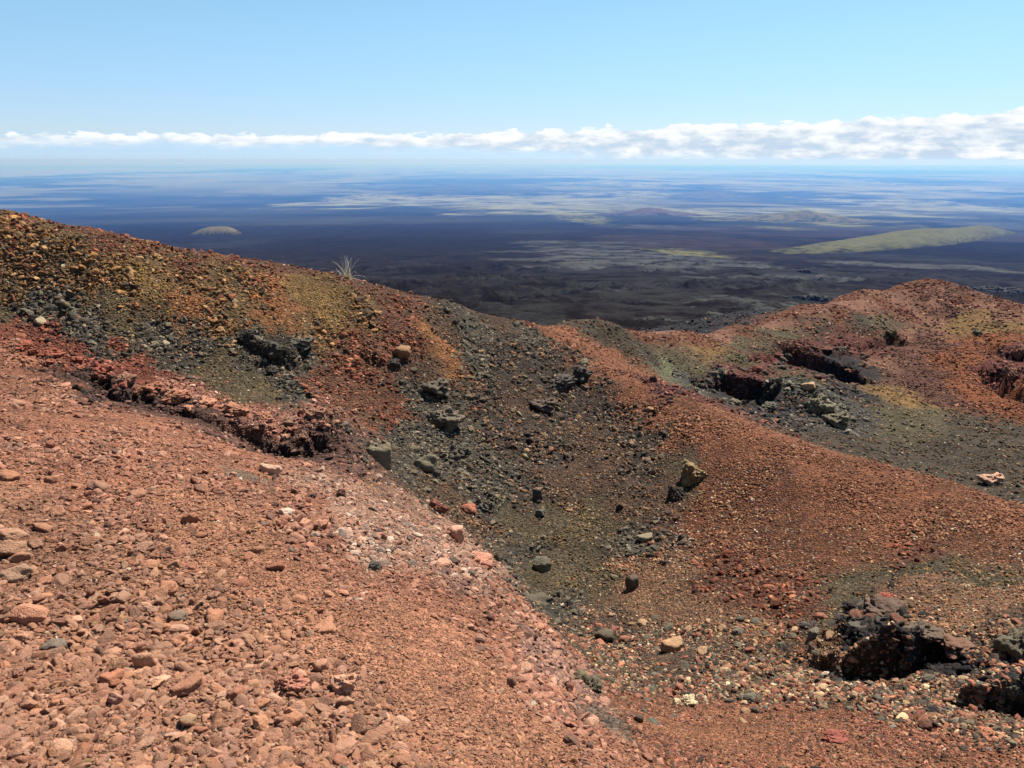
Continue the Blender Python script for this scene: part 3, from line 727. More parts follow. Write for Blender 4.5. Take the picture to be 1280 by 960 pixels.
# far hills
def hill(u, v, wpx, hpx, ry, col, col2, seed, skew=0.0, peak=2.0, lobes=(), axis=None, rib=1.0):
    c = ground(u, v, 60)
    t = c[1] / ray(u, v)[1]
    rx = wpx / F_PX * t / 2
    h = hpx / F_PX * t
    ry = rx * ry
    n, k = 260, 110
    vs, cs = [], []
    th = np.linspace(0, 2 * math.pi, n, endpoint=False)
    rr = np.linspace(0, 1.0, k)
    T, R = np.meshgrid(th, rr)
    ex = 1 + .12 * np.sin(2 * T + seed) + .10 * np.sin(3 * T + 2 * seed) + rib * (.07 * np.sin(7 * T + seed) + .05 * np.sin(13 * T) + .03 * np.sin(23 * T + 1))
    X, Y = R * rx * np.cos(T) * ex, R * ry * np.sin(T) * ex + ry
    xn = X / rx
    q = np.clip(1 - R, 0, 1)
    Z = h * np.clip(1 - R * R, 0, 1) ** peak
    Z = Z * (1 + skew * xn)
    for (ox, amp, sg) in lobes:
        Z = Z + h * amp * np.exp(-((xn - ox) / sg) ** 2) * sstep(0, .5, q)
    Z = Z * (1 + .05 * fbm(X + c[0], Y + c[1], rx * .5, 4, 800 + seed)) + .016 * h * fbm(X, Y, rx * .16, 5, 820 + seed, .7) * sstep(0, .3, q)
    if axis:
        p0, p1 = ground(*axis[0], 60), ground(*axis[1], 60)
        e = (p1 - p0)[:2]
        L2 = np.hypot(*e) / 2
        e = e / (2 * L2)
        X, Y = X / rx * L2, Y - ry
        c = (p0 + p1) / 2
        X, Y = X * e[0] - Y * e[1], X * e[1] + Y * e[0]
    wx, wy = X.ravel() + c[0], Y.ravel() + c[1]
    zz = base_h(wx, wy) - .04 * h + Z.ravel()
    kk = np.clip((.62 + .42 * fbm(wx, wy, rx * .16, 6, 840 + seed, .85)) * (1.1 - .5 * sstep(.75, 1, R.ravel())), 0, 1)[:, None]
    cc = np.array(col) * kk + np.array(col2) * (1 - kk)
    rim = sstep(.82, 1.0, R.ravel() + .22 * fbm(wx, wy, rx * .12, 6, 860 + seed, .8))[:, None]
    cc = cc * (1 - rim) + PLC['dark'] * 1.3 * rim
    me = bpy.data.meshes.new('hill')
    fs = []
    for i in range(k - 1):
        for j in range(n):
            fs.append((i * n + j, i * n + (j + 1) % n, (i + 1) * n + (j + 1) % n, (i + 1) * n + j)[::-1])
    me.from_pydata(np.stack([wx, wy, zz], 1).tolist(), [], fs)
    me.shade_smooth()
    at = me.attributes.new('ground_tint', 'FLOAT_COLOR', 'POINT')
    at.data.foreach_set('color', np.concatenate([cc, np.ones((len(cc), 1))], 1).astype(np.float32).ravel())
    me.materials.append(M_PLAIN)
    o = bpy.data.objects.new('hill', me); COL.objects.link(o); o['kind'] = 'structure'
    return o


TAW, TAW2, GRY = C(94, 88, 58), C(52, 49, 38), C(74, 72, 66)
for args, lab in (
    ((1100, 314, 310, 21, .5, C(86, 84, 54), C(62, 60, 42), 1, .35, 1.25, ((.55, .3, .3), (-.2, .1, .3)), ((942, 317), (1258, 291)), .25), 'long tawny grassy hill on the dark plain above the red crater hill'),
    ((1022, 278, 200, 10, .6, TAW, TAW2, 2, .1, 1.6, ((.05, .35, .2), (-.3, .15, .2))), 'rounded tawny cone on the plain behind the long grassy hill'),
    ((825, 270, 150, 7, .6, C(80, 70, 60), C(56, 50, 46), 3, .0, 1.6, ((-.05, .4, .22),)), 'brownish cone in the middle of the plain with a pale apron'),
    ((893, 249, 120, 8, .7, GRY, C(58, 56, 52), 4, .0, 1.7, ((.1, .2, .2),)), 'bluish small cone far out on the hazy plain'),
    ((265, 294, 72, 10, .6, C(92, 84, 58), C(78, 72, 52), 5, .1, .8, ((-.35, .08, .3), (.35, .1, .3)), None, .1), 'small tawny hill just above the left crest'),
):
    o = hill(*args)
    o['label'] = lab


# ------------------------------------------------------------------ stones
def ico(sub):
    import bmesh
    bm = bmesh.new()
    bmesh.ops.create_icosphere(bm, subdivisions=sub, radius=1)
    v = np.array([p.co[:] for p in bm.verts])
    f = [[q.index for q in p.verts] for p in bm.faces]
    bm.free()
    return v / np.linalg.norm(v, axis=1, keepdims=True), f


def noise3(p, lam, seed):
    return (perlin(p[:, 0] / lam + 3.7, p[:, 1] / lam + p[:, 2] * .63 / lam, seed) + perlin(p[:, 1] / lam - 1.3, p[:, 2] / lam + p[:, 0] * .57 / lam, seed + 1)
            + perlin(p[:, 2] / lam + 9.2, p[:, 0] / lam - p[:, 1] * .61 / lam, seed + 2)) / 1.7


def stone_mesh(name, sub, seed, cuts=9, sharp=1.0, lump=.18, grit=.05, material=None, squash=(1, .85, .62), pits=0.0, flat=False):
    R = np.random.default_rng(seed)
    d, f = ico(sub)
    nrm = R.normal(size=(cuts, 3)); nrm /= np.linalg.norm(nrm, axis=1, keepdims=True)
    off = R.uniform(.62, .95, cuts)
    dots = d @ nrm.T
    lim = np.where(dots > .05, off[None] / np.maximum(dots, .05), 9)
    k = 14.0 * sharp
    r = -np.log(np.exp(-k * lim).sum(1) + np.exp(-k * 1.05)) / k
    p = d * r[:, None]
    r = r * (1 + lump * noise3(p, .8, seed * 7 % 1000) + grit * noise3(p, .28, seed * 5 % 1000) + grit * .7 * noise3(p, .13, seed * 3 % 1000))
    if pits:
        r = r * (1 - pits * np.clip(noise3(p, .3, seed * 11 % 1000) - .25, 0, 1))
    p = d * r[:, None]
    p = (p - (p.max(0) + p.min(0)) / 2) / ((p.max(0) - p.min(0)) / 2) * np.array(squash)
    me = bpy.data.meshes.new(name)
    me.from_pydata(p.tolist(), [], f)
    if not flat:
        me.shade_smooth()
    if material:
        me.materials.append(material)
    return me


stone_col = bpy.data.collections.new('stone_shapes')          # shapes copied by the gravel
for i in range(14):
    squash = [(1, .85, .6), (1, .7, .55), (1, .92, .75), (1, .8, .42)][i % 4]
    o = bpy.data.objects.new('stone_%02d' % i, stone_mesh('stone_shape', 3, 40 + i, 13, 2.8, .16, .055, M_INST, squash, .12, flat=True))
    stone_col.objects.link(o)


def gravel_object(name, pts, rot, scl, idx, tint):
    me = bpy.data.meshes.new(name)
    n = len(pts)
    me.vertices.add(n)
    me.vertices.foreach_set('co', pts.astype(np.float32).ravel())
    for nm, ty, da, key in (('rot', 'FLOAT_VECTOR', rot, 'vector'), ('scl', 'FLOAT_VECTOR', scl, 'vector'), ('tint', 'FLOAT_COLOR', tint, 'color')):
        a = me.attributes.new(nm, ty, 'POINT')
        a.data.foreach_set(key, da.astype(np.float32).ravel())
    a = me.attributes.new('idx', 'INT', 'POINT')
    a.data.foreach_set('value', idx.astype(np.int32))
    o = bpy.data.objects.new(name, me)
    COL.objects.link(o)
    ng = bpy.data.node_groups.new(name, 'GeometryNodeTree')
    ng.interface.new_socket('Geometry', in_out='INPUT', socket_type='NodeSocketGeometry')
    ng.interface.new_socket('Geometry', in_out='OUTPUT', socket_type='NodeSocketGeometry')
    gi, go = ng.nodes.new('NodeGroupInput'), ng.nodes.new('NodeGroupOutput')
    iop = ng.nodes.new('GeometryNodeInstanceOnPoints')
    ci = ng.nodes.new('GeometryNodeCollectionInfo')
    ci.inputs['Collection'].default_value = stone_col
    ci.inputs['Separate Children'].default_value = True
    ci.inputs['Reset Children'].default_value = True

    def named(nm, ty):
        a = ng.nodes.new('GeometryNodeInputNamedAttribute')
        a.data_type = ty
        a.inputs['Name'].default_value = nm
        return [s for s in a.outputs if s.enabled][0]
    ng.links.new(gi.outputs[0], iop.inputs['Points'])
    ng.links.new(ci.outputs[0], iop.inputs['Instance'])
    iop.inputs['Pick Instance'].default_value = True
    ng.links.new(named('idx', 'INT'), iop.inputs['Instance Index'])
    e2r = ng.nodes.new('FunctionNodeEulerToRotation')
    ng.links.new(named('rot', 'FLOAT_VECTOR'), e2r.inputs[0])
    ng.links.new(e2r.outputs[0], iop.inputs['Rotation'])
    ng.links.new(named('scl', 'FLOAT_VECTOR'), iop.inputs['Scale'])
    ng.links.new(iop.outputs[0], go.inputs[0])
    md = o.modifiers.new('stones', 'NODES')
    md.node_group = ng
    o['kind'] = 'stuff'
    return o


def scatter(n):
    """stone spots over the near relief: as many per visible patch of ground, fewer where it is turned away"""
    P = g_xyz.astype(float)
    step = 4
    Q = P[::step, ::step]
    rel = Q
    dep = rel[..., 1] * CP - rel[..., 2] * SP
    uu = rel[..., 0] / np.maximum(dep, .05) * F_PX
    vv = -(rel[..., 1] * SP + rel[..., 2] * CP) / np.maximum(dep, .05) * F_PX
    ax = (uu[:-1, 1:] - uu[:-1, :-1]) * (vv[1:, :-1] - vv[:-1, :-1]) - (uu[1:, :-1] - uu[:-1, :-1]) * (vv[:-1, 1:] - vv[:-1, :-1])
    area = np.clip(-ax, 0, None)
    r = np.hypot(Q[:-1, :-1, 0], Q[:-1, :-1, 1])
    inside = (np.abs(uu[:-1, :-1]) < 760) & (np.abs(vv[:-1, :-1]) < 620) & (dep[:-1, :-1] > .5)
    area = np.minimum(area, np.percentile(area[area > 0], 99)) + .04 * area.mean()
    area = area * np.where(inside, 1, .08) * (1 - sstep(48, 60, r))
    p = area.ravel() / area.sum()
    k = rng.choice(len(p), n, p=p)
    i, j = np.unravel_index(k, area.shape)
    li = (i + rng.random(n)) * step
    aj = (j + rng.random(n)) * step
    l = np.interp(li, np.arange(len(L_NEAR)), L_NEAR)
    a = np.interp(aj, np.arange(len(AZ)), AZ)
    x, y = np.exp(l) * np.sin(a), np.exp(l) * np.cos(a)
    return x, y


N_GRAVEL = 380000
x, y = scatter(N_GRAVEL)
col, rgh, zi = zones(x, y, True)
keep = rng.random(len(x)) < ZV[zi]
clump = fbm(x, y, .9, 3, 900)
keep &= rng.random(len(x)) < np.clip(.75 + .6 * clump, .15, 1)
x, y, zi = x[keep], y[keep], zi[keep]
n = len(x)
r = np.hypot(x, y)
s0 = np.maximum(ZS0[zi], .0021 * r)
s1 = np.maximum(ZS1[zi], s0 * 1.7)
q = rng.random(n)
size = s0 * (1 - q * (1 - (s0 / s1) ** 2.0)) ** (-1 / 2.0)
size *= np.clip(1 + .5 * fbm(x, y, 1.1, 3, 911), .55, 1.6)
z = surf_z(x, y)
def palette(k):
    p_ = np.array([soften(lin(c), .92) for c in ZN[k][5]]) * DULL.get(k, 1)
    keep_ = .6 if k.startswith('near') else .9
    return p_ * keep_ + p_.mean(0) * (1 - keep_)


pal = [palette(k) for k in KEYS]
npal = np.array([len(p_) for p_ in pal])
pad = np.zeros((len(KEYS), npal.max(), 3))
for i, p_ in enumerate(pal):
    pad[i, :len(p_)] = p_
tint = pad[zi, (rng.random(n) * npal[zi]).astype(int)]
tint = tint * np.exp(rng.normal(0, np.where(np.isin(zi, [KEYS.index(k) for k in ('near_big', 'near_fine', 'near_mid', 'pale', 'salmon', 'mauve')]), .17, .3), n))[:, None] * GAIN * (1 + .12 * fbm(x, y, 2.2, 3, 711))[:, None]
fleck = np.array([lin(c) for c in ((176, 150, 118), (168, 116, 74), (196, 176, 148), (150, 98, 66), (128, 120, 106), (170, 132, 90), (110, 100, 90))])
dk = np.isin(zi, [KEYS.index(k) for k in ('ochre', 'greyblack', 'black', 'brown', 'rust', 'olive', 'mix', 'tanmix', 'trail_dark', 'hilldark', 'hillgrey', 'crag', 'hillolive', 'orange', 'yellow')])
hi = rng.random(n) < np.where(dk, .13, .012)
tint[hi] = fleck[rng.integers(0, len(fleck), hi.sum())] * GAIN * np.exp(rng.normal(0, .15, hi.sum()))[:, None]
size = np.where(hi, np.minimum(size, np.maximum(.035, s0)), size)
lighter = dk & ~hi
tint[lighter] *= np.array([1.27, 1.2, 1.03])
tint = tint.clip(0, .75)
tint = (tint @ np.array([.3, .59, .11]))[:, None] * .04 + tint * .96
scl = np.stack([size * rng.uniform(.85, 1.3, n), size * rng.uniform(.75, 1.1, n), size * rng.uniform(.65, 1.0, n)], 1) * .5 * 1.15
rot = np.stack([rng.normal(0, .5, n), rng.normal(0, .5, n), rng.uniform(0, 6.283, n)], 1)
pts = np.stack([x, y, z + scl[:, 2] * rng.uniform(-.1, .45, n)], 1)
tint4 = np.concatenate([np.clip(tint, .005, .8), np.ones((n, 1))], 1)
G = gravel_object('gravel', pts, rot, scl, rng.integers(0, 14, n), tint4)
G['label'] = 'loose red and black scoria gravel covering the crater slopes'
G['category'] = 'gravel'
print('gravel', n)

# ------------------------------------------------------------------ rocks one can point at
ROCKS = [stone_mesh('rock', 4, 300 + i, 13, 2.4, .18, .08, M_STONE, (1, 1, 1), .2) for i in range(14)]
CRAGS = [stone_mesh('crag', 5, 340 + i, 7, .8, .42, .20, M_STONE, (1, 1, 1), .75) for i in range(6)]


def add_rock(me, loc, scale, rotz, col, name, label, cat, group=None, tilt=(0, 0)):
    o = bpy.data.objects.new(name, me)
    COL.objects.link(o)
    o.location = loc
    o.scale = scale
    o.rotation_euler = (tilt[0], tilt[1], rotz)
    col = np.asarray(col, float)
    c = lin(col * (1 + .28 * np.clip((120 - col.mean()) / 60, 0, 1)) * (1.05, 1.0, .87))
    c = soften(c, .80) * GAIN * .92
    o.color = (*c, 1)
    o['label'] = label
    o['category'] = cat
    if group:
        o['group'] = group
    return o


def at_px(u, v, wpx, hpx, col, label, crag=False, k=0, name=None, depth=.9, lift=.12, rot=None, cat='rock', tilt=(0, 0)):
    p = surf(u, v)
    t = p[1] * CP - p[2] * SP
    w, h = wpx / F_PX * t / 2, hpx / F_PX * t / 2
    me = (CRAGS if crag else ROCKS)[k % (6 if crag else 14)]
    return add_rock(me, (p[0], p[1], p[2] + h * lift), (w, w * depth, h * 1.1), random.uniform(-.5, .5) if rot is None else rot, col, name or ('lava_crag' if crag else 'scoria_rock'), label, cat, None, tilt)


NAMED = [
    (1104, 770, 70, 34, (80, 64, 58), 'black undercut lava ledge with a red top patch above a dark hollow', True, 0, 'lava_ledge', 1.1, .2, .1),
    (1152, 790, 48, 20, (82, 70, 62), 'brown crust slab continuing right of the black undercut ledge', True, 1, 'lava_ledge', 1.0, .1, .3),
    (1195, 808, 50, 18, (96, 70, 58), 'dull red crust slab at the thin right end of the undercut ledge', True, 2, 'lava_ledge', 1.0, .1, .2),
    (1072, 764, 40, 20, (52, 46, 44), 'small black knob on the left tip of the undercut ledge', True, 3, 'lava_crag', 1.0, .3, .9),
    (1108, 756, 26, 16, (134, 66, 52), 'brick red lump sitting on top of the black undercut ledge', True, 4, 'scoria_rock', 1.0, .6, .0),
    (1262, 815, 52, 44, (84, 78, 66), 'grey olive lava block cut by the right photo edge above a black hollow', True, 5, 'lava_ledge', 1.0, .2, .5),
    (1272, 872, 30, 26, (70, 68, 62), 'dark grey block at the right photo edge below the black hollow', True, 1, 'lava_crag', 1.0, .3, .2),
    (866, 598, 40, 34, (126, 106, 74), 'tan boulder with a black hollow at its left on the rusty flank', True, 2, 'lava_boulder', .9, .35, .2),
    (846, 622, 26, 26, (52, 48, 44), 'black jagged lump standing for the shaded hollow at the lower left of the tan boulder', True, 3, 'lava_crag', .9, .2, .8),  # dark shape in place of the boulder's hollow and shade
    (838, 812, 30, 22, (176, 138, 100), 'pale tan boulder casting a black shadow on the gully floor stones', False, 3, 'scoria_rock', .9, .4, .1),
    (862, 882, 24, 17, (204, 184, 152), 'cream white crusted lump among red stones on the gully floor', True, 4, 'scoria_rock', .9, .4, .4),
    (846, 880, 12, 10, (214, 196, 156), 'little cream stone touching the left of the cream crusted lump', False, 2, 'scoria_rock', .9, .4, .4),
    (755, 800, 24, 20, (88, 80, 70), 'dark grey rounded boulder on the gully floor near the near lip', False, 6, 'lava_boulder', .9, .4, .2),
    (738, 862, 42, 28, (82, 74, 62), 'dark brown block wedged at the foot of the near lip', True, 0, 'lava_crag', .9, .2, .6),
    (724, 850, 20, 22, (96, 88, 66), 'olive stone between the near lip and the wedged block', False, 10, 'lava_boulder', .9, .2, .6),
    (678, 710, 24, 22, (96, 92, 82), 'round grey boulder with a dark front on the olive gully floor', False, 1, 'lava_boulder', .95, .4, .0),
    (672, 752, 40, 14, (76, 70, 62), 'low dark grey slab behind the near lip', False, 7, 'lava_boulder', .9, .2, .0),
    (474, 578, 34, 36, (118, 108, 92), 'pale grey slab leaning at the top of the pink rubble', False, 3, 'lava_boulder', .5, .25, .4),
    (530, 585, 34, 26, (104, 98, 84), 'grey slab right of the leaning pale slab', False, 7, 'lava_boulder', .7, .2, .2),
    (556, 530, 50, 32, (92, 84, 76), 'largest jagged grey outcrop on the dark gully slope', True, 1, 'lava_crag', .8, .3, .3),
    (545, 490, 44, 24, (78, 72, 66), 'dark broken outcrop above the largest grey outcrop', True, 5, 'lava_crag', .8, .3, .9),
    (574, 568, 30, 18, (68, 64, 60), 'dark flat rock below the largest grey outcrop', True, 3, 'lava_crag', .8, .3, .1),
    (502, 446, 24, 18, (148, 112, 78), 'tan boulder with a black shadow on the rust coloured wall', False, 6, 'scoria_rock', .9, .5, .3),
    (492, 458, 22, 14, (54, 48, 46), 'black lump standing for the shadow under the tan boulder on the rust wall', True, 4, 'lava_crag', .9, .2, .3),  # dark shape in place of the shadow at the boulder's lower left
    (310, 424, 26, 18, (54, 52, 50), 'black crag at the left end of the crag row on the ochre wall', True, 0, 'lava_crag', .9, .4, .1),
    (346, 440, 32, 20, (60, 58, 54), 'black crag in the middle of the row on the ochre wall', True, 2, 'lava_crag', .9, .4, .7),
    (378, 436, 34, 16, (74, 72, 68), 'grey topped crag at the right end of the row on the ochre wall', True, 5, 'lava_crag', .9, .4, .2),
    (340, 466, 16, 9, (58, 54, 50), 'small black rock just below the crag row', True, 1, 'lava_crag', .9, .4, .2),
    (398, 483, 9, 7, (160, 96, 70), 'single round orange pebble on the brown wall foot', False, 2, 'scoria_rock', 1, .6, .2),
    (468, 711, 17, 13, (86, 82, 80), 'smooth slate grey stone on the pale pink rubble', False, 2, 'lava_boulder', .8, .6, .2),
    (338, 592, 30, 15, (206, 166, 146), 'elongated pinkish white slab on the near slope below the ledge', False, 3, 'scoria_rock', .5, .6, -.5),
    (16, 694, 38, 24, (160, 118, 94), 'large rounded pinkish rock at the left photo edge', False, 5, 'scoria_rock', .9, .5, .2),
    (20, 722, 44, 22, (156, 122, 100), 'greyish pink flat rock under the large rounded one at the left photo edge', False, 7, 'scoria_rock', .9, .4, .1),
    (40, 776, 44, 28, (180, 122, 96), 'big light salmon rock near the left edge above the grey pair', False, 1, 'scoria_rock', .8, .5, -.3),
    (70, 812, 32, 18, (118, 104, 98), 'grey rock with a white fleck near the left edge', False, 10, 'scoria_rock', .8, .4, -.1),
    (366, 862, 42, 30, (176, 112, 92), 'knobbly pink clinker lump below the middle of the near slope', True, 1, 'scoria_rock', .9, .6, .4),
    (432, 864, 38, 32, (196, 142, 116), 'pale pink crumbly lump right of the knobbly pink clinker', True, 5, 'scoria_rock', .9, .5, .1),
    (401, 838, 20, 18, (182, 128, 104), 'pinkish stone just above the gap between the two pink lumps', False, 8, 'scoria_rock', .9, .5, .1),
    (232, 865, 46, 20, (160, 108, 84), 'long red brown slab lying diagonally on the near slope', False, 3, 'scoria_rock', .55, .7, .8),
    (222, 776, 26, 16, (124, 104, 94), 'grey brown stone amid red stones on the near slope', False, 6, 'scoria_rock', .9, .6, .1),
    (210, 740, 26, 16, (178, 118, 90), 'light red stone at the upper rim of the coarse stones', False, 2, 'scoria_rock', .9, .6, .6),
    (182, 834, 30, 26, (184, 134, 108), 'pale pink upright stone in the coarse red stones', False, 0, 'scoria_rock', .7, .6, .6),
    (140, 856, 30, 20, (178, 112, 80), 'rounded rust stone beside the pale upright stone', False, 4, 'scoria_rock', .9, .6, .3),
    (145, 880, 20, 20, (180, 130, 116), 'mauve pink stone below the rounded rust stone', False, 9, 'scoria_rock', .8, .6, .1),
    (235, 907, 24, 18, (172, 132, 100), 'cream flecked stone near the bottom of the near slope', False, 6, 'scoria_rock', .9, .6, .1),
    (570, 676, 22, 26, (206, 152, 132), 'pale pink block standing on the lip of the near slope', False, 8, 'scoria_rock', .8, .5, .1),
    (548, 640, 26, 22, (110, 66, 56), 'dark maroon block at the upper end of the near lip', True, 2, 'scoria_rock', .8, .5, .1),
    (586, 640, 20, 12, (156, 92, 72), 'small brick coloured block between the lip and the grey rocks', False, 11, 'scoria_rock', .8, .5, .1),
    (605, 638, 26, 20, (78, 74, 70), 'dark grey block next to the small brick coloured block', True, 3, 'lava_crag', .8, .4, .1),
    (600, 705, 34, 22, (202, 136, 114), 'rounded salmon knob on the near lip', False, 5, 'scoria_rock', .9, .3, .1),
    (426, 622, 14, 14, (88, 60, 52), 'dark maroon stone in the pink rubble below the ledge', True, 4, 'scoria_rock', .9, .5, .1),
    (805, 675, 22, 10, (134, 124, 104), 'long pale grey stone on the olive gully floor', False, 3, 'lava_boulder', .8, .5, .1),
    (672, 624, 14, 18, (66, 62, 62), 'dark pointed stone high on the olive floor', False, 0, 'lava_boulder', .8, .5, .1),
    (676, 645, 14, 11, (82, 84, 82), 'blue grey stone just below the dark pointed stone', False, 4, 'lava_boulder', .8, .5, .1),
    (790, 735, 18, 24, (84, 74, 66), 'dark upright stone at the edge of the tan gravel', False, 8, 'lava_boulder', .8, .4, .1),
    (700, 484, 46, 24, (66, 60, 60), 'black boulder heap peak beneath the red trail', True, 0, 'lava_crag', .8, .3, .1),
    (728, 470, 36, 20, (60, 56, 56), 'black boulder right beside the trail edge', True, 2, 'lava_crag', .8, .3, .8),
    (680, 510, 40, 18, (76, 66, 62), 'dark brown boulder below the black heap', True, 5, 'lava_crag', .8, .3, .4),
    (1045, 926, 36, 13, (130, 70, 58), 'dark red lump lying on the red floor near the bottom edge', True, 4, 'scoria_rock', .8, .5, .1),
    (798, 902, 12, 14, (92, 80, 66), 'small dark stone at the tip of the near lip', False, 6, 'scoria_rock', .8, .4, .1),
    (938, 878, 20, 15, (96, 94, 86), 'bluish grey stone on the gully floor right of the cream lump', False, 11, 'lava_boulder', .8, .4, .1),
    (940, 628, 7, 7, (200, 168, 140), 'tiny pale pebble alone on the red flank', False, 2, 'scoria_rock', .9, .5, .1),
    # second crater
    (1024, 512, 40, 30, (108, 102, 86), 'pale grey rock face on the mound beside the crater pits', True, 1, 'lava_crag', .8, .2, .3),
    (1045, 530, 40, 24, (96, 90, 76), 'grey slab at the foot of the pale grey rock face', True, 5, 'lava_crag', .8, .2, .3),
    (1012, 486, 20, 10, (168, 138, 104), 'tan block on top of the mound between the pits', False, 4, 'scoria_rock', .8, .4, .3),
    (898, 472, 22, 17, (70, 66, 62), 'black crag on the left rim of the lower pit', True, 0, 'lava_crag', .8, .4, .3),
    (878, 485, 20, 10, (70, 62, 58), 'dark crag left of the lower pit by the trail', True, 2, 'lava_crag', .8, .3, .9),
    (946, 466, 16, 13, (112, 62, 50), 'red block between the two pits', True, 4, 'lava_crag', .8, .4, .3),
    (972, 446, 14, 6, (106, 64, 54), 'red brown rim rock left of the upper pit', True, 1, 'lava_crag', .8, .4, .1),
    (1034, 437, 20, 5, (96, 62, 54), 'red brown rim rock behind the upper pit', True, 3, 'lava_crag', .8, .4, .1),
    (1080, 446, 14, 7, (92, 66, 58), 'rim rock at the right end of the upper pit', True, 2, 'lava_crag', .8, .4, .1),
    (1114, 422, 16, 11, (86, 76, 54), 'dark block with a yellowish top above the upper pit', True, 5, 'lava_crag', .8, .5, .1),
    (960, 512, 30, 14, (76, 74, 68), 'dark grey rock at the near foot of the mound', True, 0, 'lava_crag', .8, .3, .1),
    (1262, 476, 24, 20, (112, 76, 58), 'brown block over the black slanting hollow on the orange slope', True, 3, 'lava_crag', .8, .4, .6),
    (1276, 446, 26, 20, (100, 66, 52), 'rust block cut by the right photo edge on the orange slope', True, 1, 'lava_crag', .8, .4, .6),
    (1222, 418, 18, 7, (70, 72, 64), 'dark grey rock on the ochre patch of the red hill', True, 2, 'lava_crag', .8, .4, .6),
    (1238, 605, 38, 20, (190, 146, 124), 'pinkish white lump just behind the trail crest on the right', True, 5, 'scoria_rock', .8, .4, .2),
]
for i, e in enumerate(NAMED):
    u, v, w, h, c_, lab, crag, k, nm, dp, lf, ro = e
    at_px(u, v, w, h, c_, lab, crag, k, nm, dp, lf, ro)

# ledge blocks along the crack
for i, (u, v, w, h, c_, lab) in enumerate((
    (30, 436, 26, 14, (142, 78, 56), 'bright red block at the left start of the cracked ledge'),
    (66, 446, 30, 16, (132, 72, 54), 'deep red block second along the cracked ledge'),
    (98, 455, 28, 15, (138, 76, 54), 'brick red block third along the cracked ledge'),
    (128, 466, 30, 18, (128, 66, 50), 'red brown block over the first black hollow of the ledge'),
    (160, 480, 32, 20, (118, 84, 70), 'grey brown knob standing in the ledge shadow'),
    (192, 490, 30, 18, (150, 96, 74), 'pinkish brown block right of the grey brown knob'),
    (222, 500, 34, 18, (168, 110, 84), 'light pink block over the long black hollow'),
    (256, 508, 34, 18, (178, 122, 94), 'palest pink block in the middle of the ledge'),
    (296, 518, 34, 20, (160, 108, 82), 'salmon block above the square black hollow'),
    (330, 526, 30, 18, (150, 100, 78), 'tan pink block right of the square black hollow'),
    (362, 534, 30, 18, (128, 94, 80), 'grey pink block near the deepest hollow'),
    (396, 522, 30, 18, (144, 104, 84), 'pinkish block near the right end of the ledge'),
    (422, 520, 24, 16, (120, 88, 72), 'brown block closing the right end of the ledge'),
)):
    at_px(u, v, w, h, c_, lab, True, i, 'ledge_block', .8, .35, random.uniform(0, 3))

for i in range(56):
    u = 15 + 425 * i / 55 + random.uniform(-4, 4)
    v = float(np.interp(u, (20, 80, 139, 180, 232, 285, 330, 367, 405, 432), (447, 462, 488, 501, 515, 532, 546, 556, 540, 530))) - random.uniform(4, 22)
    p = surf(u, v)
    t = p[1] * CP - p[2] * SP
    w = random.uniform(7, 15) / F_PX * t / 2
    red = u < 190 + random.gauss(0, 25)
    c_ = np.array(random.choice([(142, 82, 60), (128, 72, 54), (118, 78, 62)] if red else [(172, 116, 90), (156, 102, 80), (128, 92, 78), (184, 132, 106)]))
    add_rock(CRAGS[i % 6], (p[0], p[1] - w * .5, p[2] + w * .25), (w * random.uniform(.9, 1.4), w * 1.1, w * random.uniform(.55, .9)), random.uniform(0, 6.28), c_, 'ledge_clinker',
             'brick red clinker lump on the rim of the cracked ledge at its red left half' if red else 'pinkish clinker lump on the rim of the cracked ledge at its pale right half', 'rock',
             'brick red clinker lumps along the cracked ledge' if red else 'pinkish clinker lumps along the cracked ledge', tilt=(random.gauss(0, .4), random.gauss(0, .4)))

for n_, (cu, cv, ru, rv, cols, lab, grp) in ((18, (1028, 457, 48, 15, [(110, 68, 56), (96, 70, 60), (126, 84, 68), (78, 70, 64)], 'reddish rubble rock on the rim of the upper crater pit', 'rubble rocks on the rim of the upper pit')),
                                            (16, (930, 486, 36, 18, [(84, 78, 70), (72, 68, 64), (108, 74, 62), (112, 104, 90)], 'dark rubble rock on the rim of the lower crater pit by the trail', 'rubble rocks on the rim of the lower pit'))):
    for i in range(n_):
        a = 6.283 * i / n_ + random.uniform(-.15, .15)
        p = surf(cu + ru * 1.12 * math.cos(a), cv + rv * 1.2 * math.sin(a) - 2)
        t = p[1] * CP - p[2] * SP
        w = random.uniform(7, 15) / F_PX * t / 2
        add_rock(CRAGS[i % 6], (p[0], p[1], p[2] + w * .1), (w * random.uniform(.9, 1.3), w, w * random.uniform(.5, .8)), random.uniform(0, 6.28), random.choice(cols), 'rim_rock', lab, 'rock', grp,
                 tilt=(random.gauss(0, .3), random.gauss(0, .3)))

# the largest loose stones of the near slope, each its own object
labels = {
    'red': ('loose rust red scoria stone on the coarse near slope, one of many alike', 'rust red loose stones on the near slope'),
    'pink': ('loose pale pink scoria stone among the rust red ones on the near slope', 'pale pink loose stones on the near slope'),
    'brown': ('loose dark brown scoria stone among the rust red ones on the near slope', 'dark brown loose stones on the near slope'),
    'dark': ('loose black lava stone on the dark gully slope beyond the near lip', 'black loose stones on the gully slope'),
    'olive': ('loose brownish grey lava stone on the dark gully slope', 'brownish grey loose stones on the gully slope'),
    'floor': ('loose dull red stone on the gully floor at the lower right', 'dull red loose stones on the gully floor'),
    'floorgrey': ('loose dark grey stone on the gully floor at the lower right', 'dark grey loose stones on the gully floor'),
    'floortan': ('loose tan stone on the gully floor at the lower right', 'tan loose stones on the gully floor'),
}


